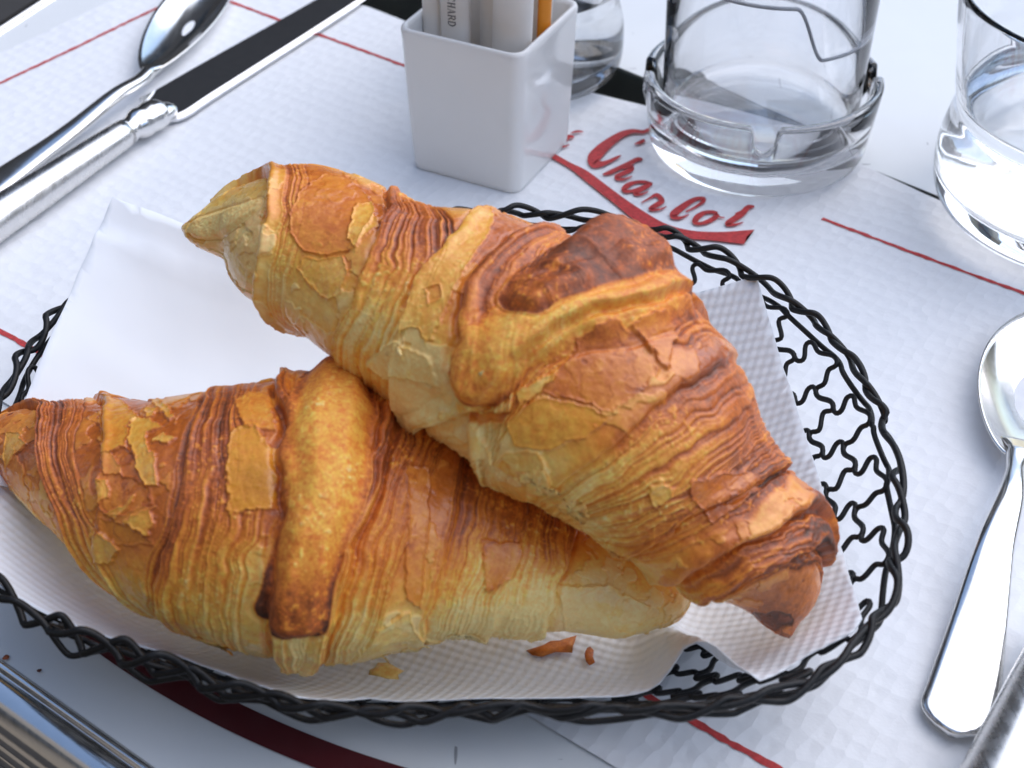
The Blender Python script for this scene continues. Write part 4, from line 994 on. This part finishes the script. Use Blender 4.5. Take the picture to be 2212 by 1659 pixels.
bm = bmesh.new(); bm.from_mesh(me); bmesh.ops.remove_doubles(bm, verts=bm.verts, dist=2e-6); bmesh.ops.recalc_face_normals(bm, faces=bm.faces); bm.to_mesh(me); bm.free()
put('ashtray_bowl', me, M['glass'], ash)
tum = empty('clear_tumbler', (AC[0], AC[1], AC[2] + .0094), 'tall clear straight tumbler standing in the ashtray', 'tumbler')
tb = (AC[0], AC[1], AC[2] + .0094)
put('tumbler_wall', lathe('tumbler_wall', [(.0001, .0), (3.5, 0), (3.72, .1), (3.80, .4), (3.86, 2), (4.15, 13.9), (4.12, 14.0), (4.07, 13.9), (3.78, 2), (3.70, .6), (3.5, .42), (.0001, .4)], tb, 120), M['plastic'], tum)
# rolled clear sleeve inside: its lower edge steps down once
P = []
for i, t in enumerate(np.linspace(0, 1, 160)):
    a_ = R(-182) + R(190) * t; z_ = 6.9 - 1.0 * t * .3 - 2.1 * sstep(np.array(.50), np.array(.60), np.array(t)) + .9 * sstep(np.array(.86), np.array(1.0), np.array(t)); rr = 3.76 + .016 * z_
    P.append((tb[0] + rr * .01 * math.cos(a_), tb[1] + rr * .01 * math.sin(a_), tb[2] + z_ * .01))
low = np.array(P); n = len(low)
put('sleeve_edge', tube('sleeve_edge', low, .0007, 6), M['sleeve_edge'], tum)

# ------------------------------------------------------------------ cutlery
def sweep_section(name, P, W, Hh, mat, parent, m=16, power=2.0):
    """flat-oval section swept along P (world metres); W, Hh half width and half height"""
    P = np.asarray(P, float); T = np.gradient(P, axis=0); T /= np.linalg.norm(T, axis=1)[:, None]
    Sx = np.cross(T, [0, 0, 1.0]); Sx /= np.linalg.norm(Sx, axis=1)[:, None]; Uz = np.cross(Sx, T)
    a = np.linspace(0, 2 * math.pi, m, endpoint=False); ca, sa = np.cos(a), np.sin(a)
    ca, sa = np.sign(ca) * abs(ca) ** (2 / power), np.sign(sa) * abs(sa) ** (2 / power)
    V = P[:, None] + np.asarray(W)[:, None, None] * ca[None, :, None] * Sx[:, None] + np.asarray(Hh)[:, None, None] * sa[None, :, None] * Uz[:, None]
    me = mesh_np(name, V.reshape(-1, 3), grid_faces(len(P), m))
    bm = bmesh.new(); bm.from_mesh(me); bmesh.ops.holes_fill(bm, edges=[e for e in bm.edges if e.is_boundary], sides=0)
    bmesh.ops.recalc_face_normals(bm, faces=bm.faces); bm.to_mesh(me); bm.free()
    return put(name, me, mat, parent)

# table knife at the upper left
k0, k1 = pt(-190, 595, .0085), pt(270, 287, .0085); k2 = pt(345, 240, .008); k3 = pt(760, -15, .004)
kn = empty('table_knife', (*k1[:2], .001), 'steel table knife with round handle, lying above the basket at the left', 'knife')
ax_ = (k1 - k0); ax_ /= np.linalg.norm(ax_)
t = np.linspace(0, 1, 40); Pk = k0 + (k1 - k0) * t[:, None]
rd = np.sqrt(np.clip(1 - (1 - np.clip(t / .07, 0, 1)) ** 2, .02, 1))
sweep_section('handle', Pk, (.0090 - .0032 * t ** 1.3) * rd, (.0082 - .0028 * t ** 1.3) * rd, M['steel_worn'], kn, 28)
tb_ = np.array([0, .08, .2, .32, .45, .55, .72, .9, 1.0]); Pb = k1 + (k2 - k1) * 1.05 * tb_[:, None] - ax_ * .001
sweep_section('bolster', Pb, np.array([.0057, .0057, .0048, .0058, .0068, .0066, .0072, .0072, .0064]), np.array([.0053, .0053, .0046, .0056, .0064, .006, .0062, .006, .005]), M['steel'], kn, 28)
# blade: flat top face, bevel towards the lower edge
bl_px_up = [(300, 212), (340, 192), (420, 146), (520, 90), (640, 23), (760, -46)]; bl_px_lo = [(352, 256), (398, 247), (455, 210), (560, 143), (680, 66), (790, -6)]
zt = .0046
Aup = spline([pt(x, y, zt) for x, y in bl_px_up], 40); Alo = spline([pt(x, y, zt) for x, y in bl_px_lo], 40); d_ = (Alo - Aup)
mid_ = Aup + d_ * .90
V = np.vstack([Aup, mid_, Alo + np.array([0, 0, -.0011]), Alo + np.array([0, 0, -.0022]), Aup + np.array([0, 0, -.0022])]); n = 40
F = [(r_ * n + i, ((r_ + 1) % 5) * n + i, ((r_ + 1) % 5) * n + i + 1, r_ * n + i + 1) for r_ in range(5) for i in range(n - 1)] + [tuple(r_ * n for r_ in range(5)), tuple(r_ * n + n - 1 for r_ in range(4, -1, -1))]
me = mesh_py('blade', V, F, False); bm = bmesh.new(); bm.from_mesh(me); bmesh.ops.recalc_face_normals(bm, faces=bm.faces); bm.to_mesh(me); bm.free()
put('blade', me, M['blade'], kn)
Ps = np.array([k2 - (k2 - k1) * .25, k2, (Aup[2] + Alo[2]) / 2 + [0, 0, -.001], (Aup[6] + Alo[6]) / 2 + [0, 0, -.0012]]); Ps = spline(Ps, 16)
sweep_section('tang', Ps, np.linspace(.0062, .0090, 16), np.linspace(.0050, .0008, 16), M['steel'], kn, 20)

def spoon(name, label, tip, neck, bowl_w, depth, handle, hw, hh, z_bowl, mat):
    """tip, neck: bowl ends (world); handle: list of points from the neck to the end"""
    tip, neck = np.array(tip), np.array(neck); ax = tip - neck; Lb = np.linalg.norm(ax[:2]); ax = ax / np.linalg.norm(ax); sd = np.cross(ax, [0, 0, 1.]); sd /= np.linalg.norm(sd); upv = np.cross(sd, ax)
    r = empty(name, (*neck[:2], .001), label, 'spoon', 'spoons on the table')
    nr, na = 14, 64; V = []
    for side_ in (1, 0):
        for i in range(nr + 1):
            rr = i / nr
            for k in range(na):
                a = 2 * math.pi * k / na; cx, sy_ = math.cos(a), math.sin(a)
                wdt = bowl_w * (1 + .16 * cx - .10 * cx * cx)            # egg outline, wide near the tip end
                x, y = .5 * Lb * cx * rr, wdt * sy_ * rr
                z = -depth * (1 - rr ** 2.2) + .0006 * rr ** 2
                V.append(neck + ax * (.5 * Lb + x) + sd * y + upv * (z + z_bowl - (0 if side_ else .0011)))
    V = np.array(V); n1 = (nr + 1) * na
    F = grid_faces(nr + 1, na); F = np.vstack([F, F[:, ::-1] + n1]); e = np.arange(na); o = nr * na
    F = np.vstack([F, np.stack([o + e, o + n1 + e, o + n1 + (e + 1) % na, o + (e + 1) % na], 1)])
    me = mesh_np('bowl', V, F); bm = bmesh.new(); bm.from_mesh(me); bmesh.ops.remove_doubles(bm, verts=bm.verts, dist=1e-6); bmesh.ops.recalc_face_normals(bm, faces=bm.faces); bm.to_mesh(me); bm.free()
    put('bowl', me, mat, r)
    Ph = spline(handle, 60); tt = np.linspace(0, 1, 60)
    W = np.interp(tt, *zip(*hw)); Hh = np.interp(tt, *zip(*hh)); W[-5:] *= np.array([.97, .9, .76, .52, .12])
    sweep_section('handle', Ph, W, Hh, mat, r, 24, 2.4)
    return r
sL_neck, sL_tip = pt(316, 158, .0075), pt(478, -75, .0075)
spoon('spoon', 'small steel spoon lying beside the knife at the upper left', sL_tip, sL_neck, .0150, .0065, [pt(330, 143, .0072), pt(305, 172, .0082), pt(250, 205, .0095), pt(150, 285, .0065), pt(40, 362, .0032), pt(-120, 470, .003)],
      [(0, .0050), (.1, .0030), (.35, .0032), (.7, .0052), (1, .0085)], [(0, .0012), (.1, .0026), (.5, .0022), (1, .0016)], .0, M['steel'])
sR_neck, sR_tip = pt(2193, 992, .0085), pt(2290, 672, .009)
spoon('spoon', 'steel spoon at the right edge with its broad handle end towards the viewer', sR_tip, sR_neck, 0.0188, .0082, [pt(2204, 955, .0088), pt(2194, 1000, .0100), pt(2184, 1070, .0125), pt(2150, 1180, .0110), pt(2118, 1330, .0062), pt(2085, 1480, .0040), pt(2058, 1588, .0042)],
      [(0, .0060), (.08, .0036), (.22, .0028), (.5, .0052), (.8, .0088), (.92, .0098), (1, .0090)], [(0, .0012), (.1, .0026), (.4, .0022), (1, .0012)], .0, M['steel'])
hk = empty('knife_handle', (*pt(2250, 1500)[:2], .001), 'scratched steel knife handle at the lower right corner', 'knife')
a0, a1 = pt(2318, 1330, .0125), pt(2148, 1740, .0135); t = np.linspace(0, 1, 30)
sweep_section('handle', a0 + (a1 - a0) * t[:, None], .0072 + .0036 * t, .0066 + .0026 * t, M['steel_worn'], hk, 28)
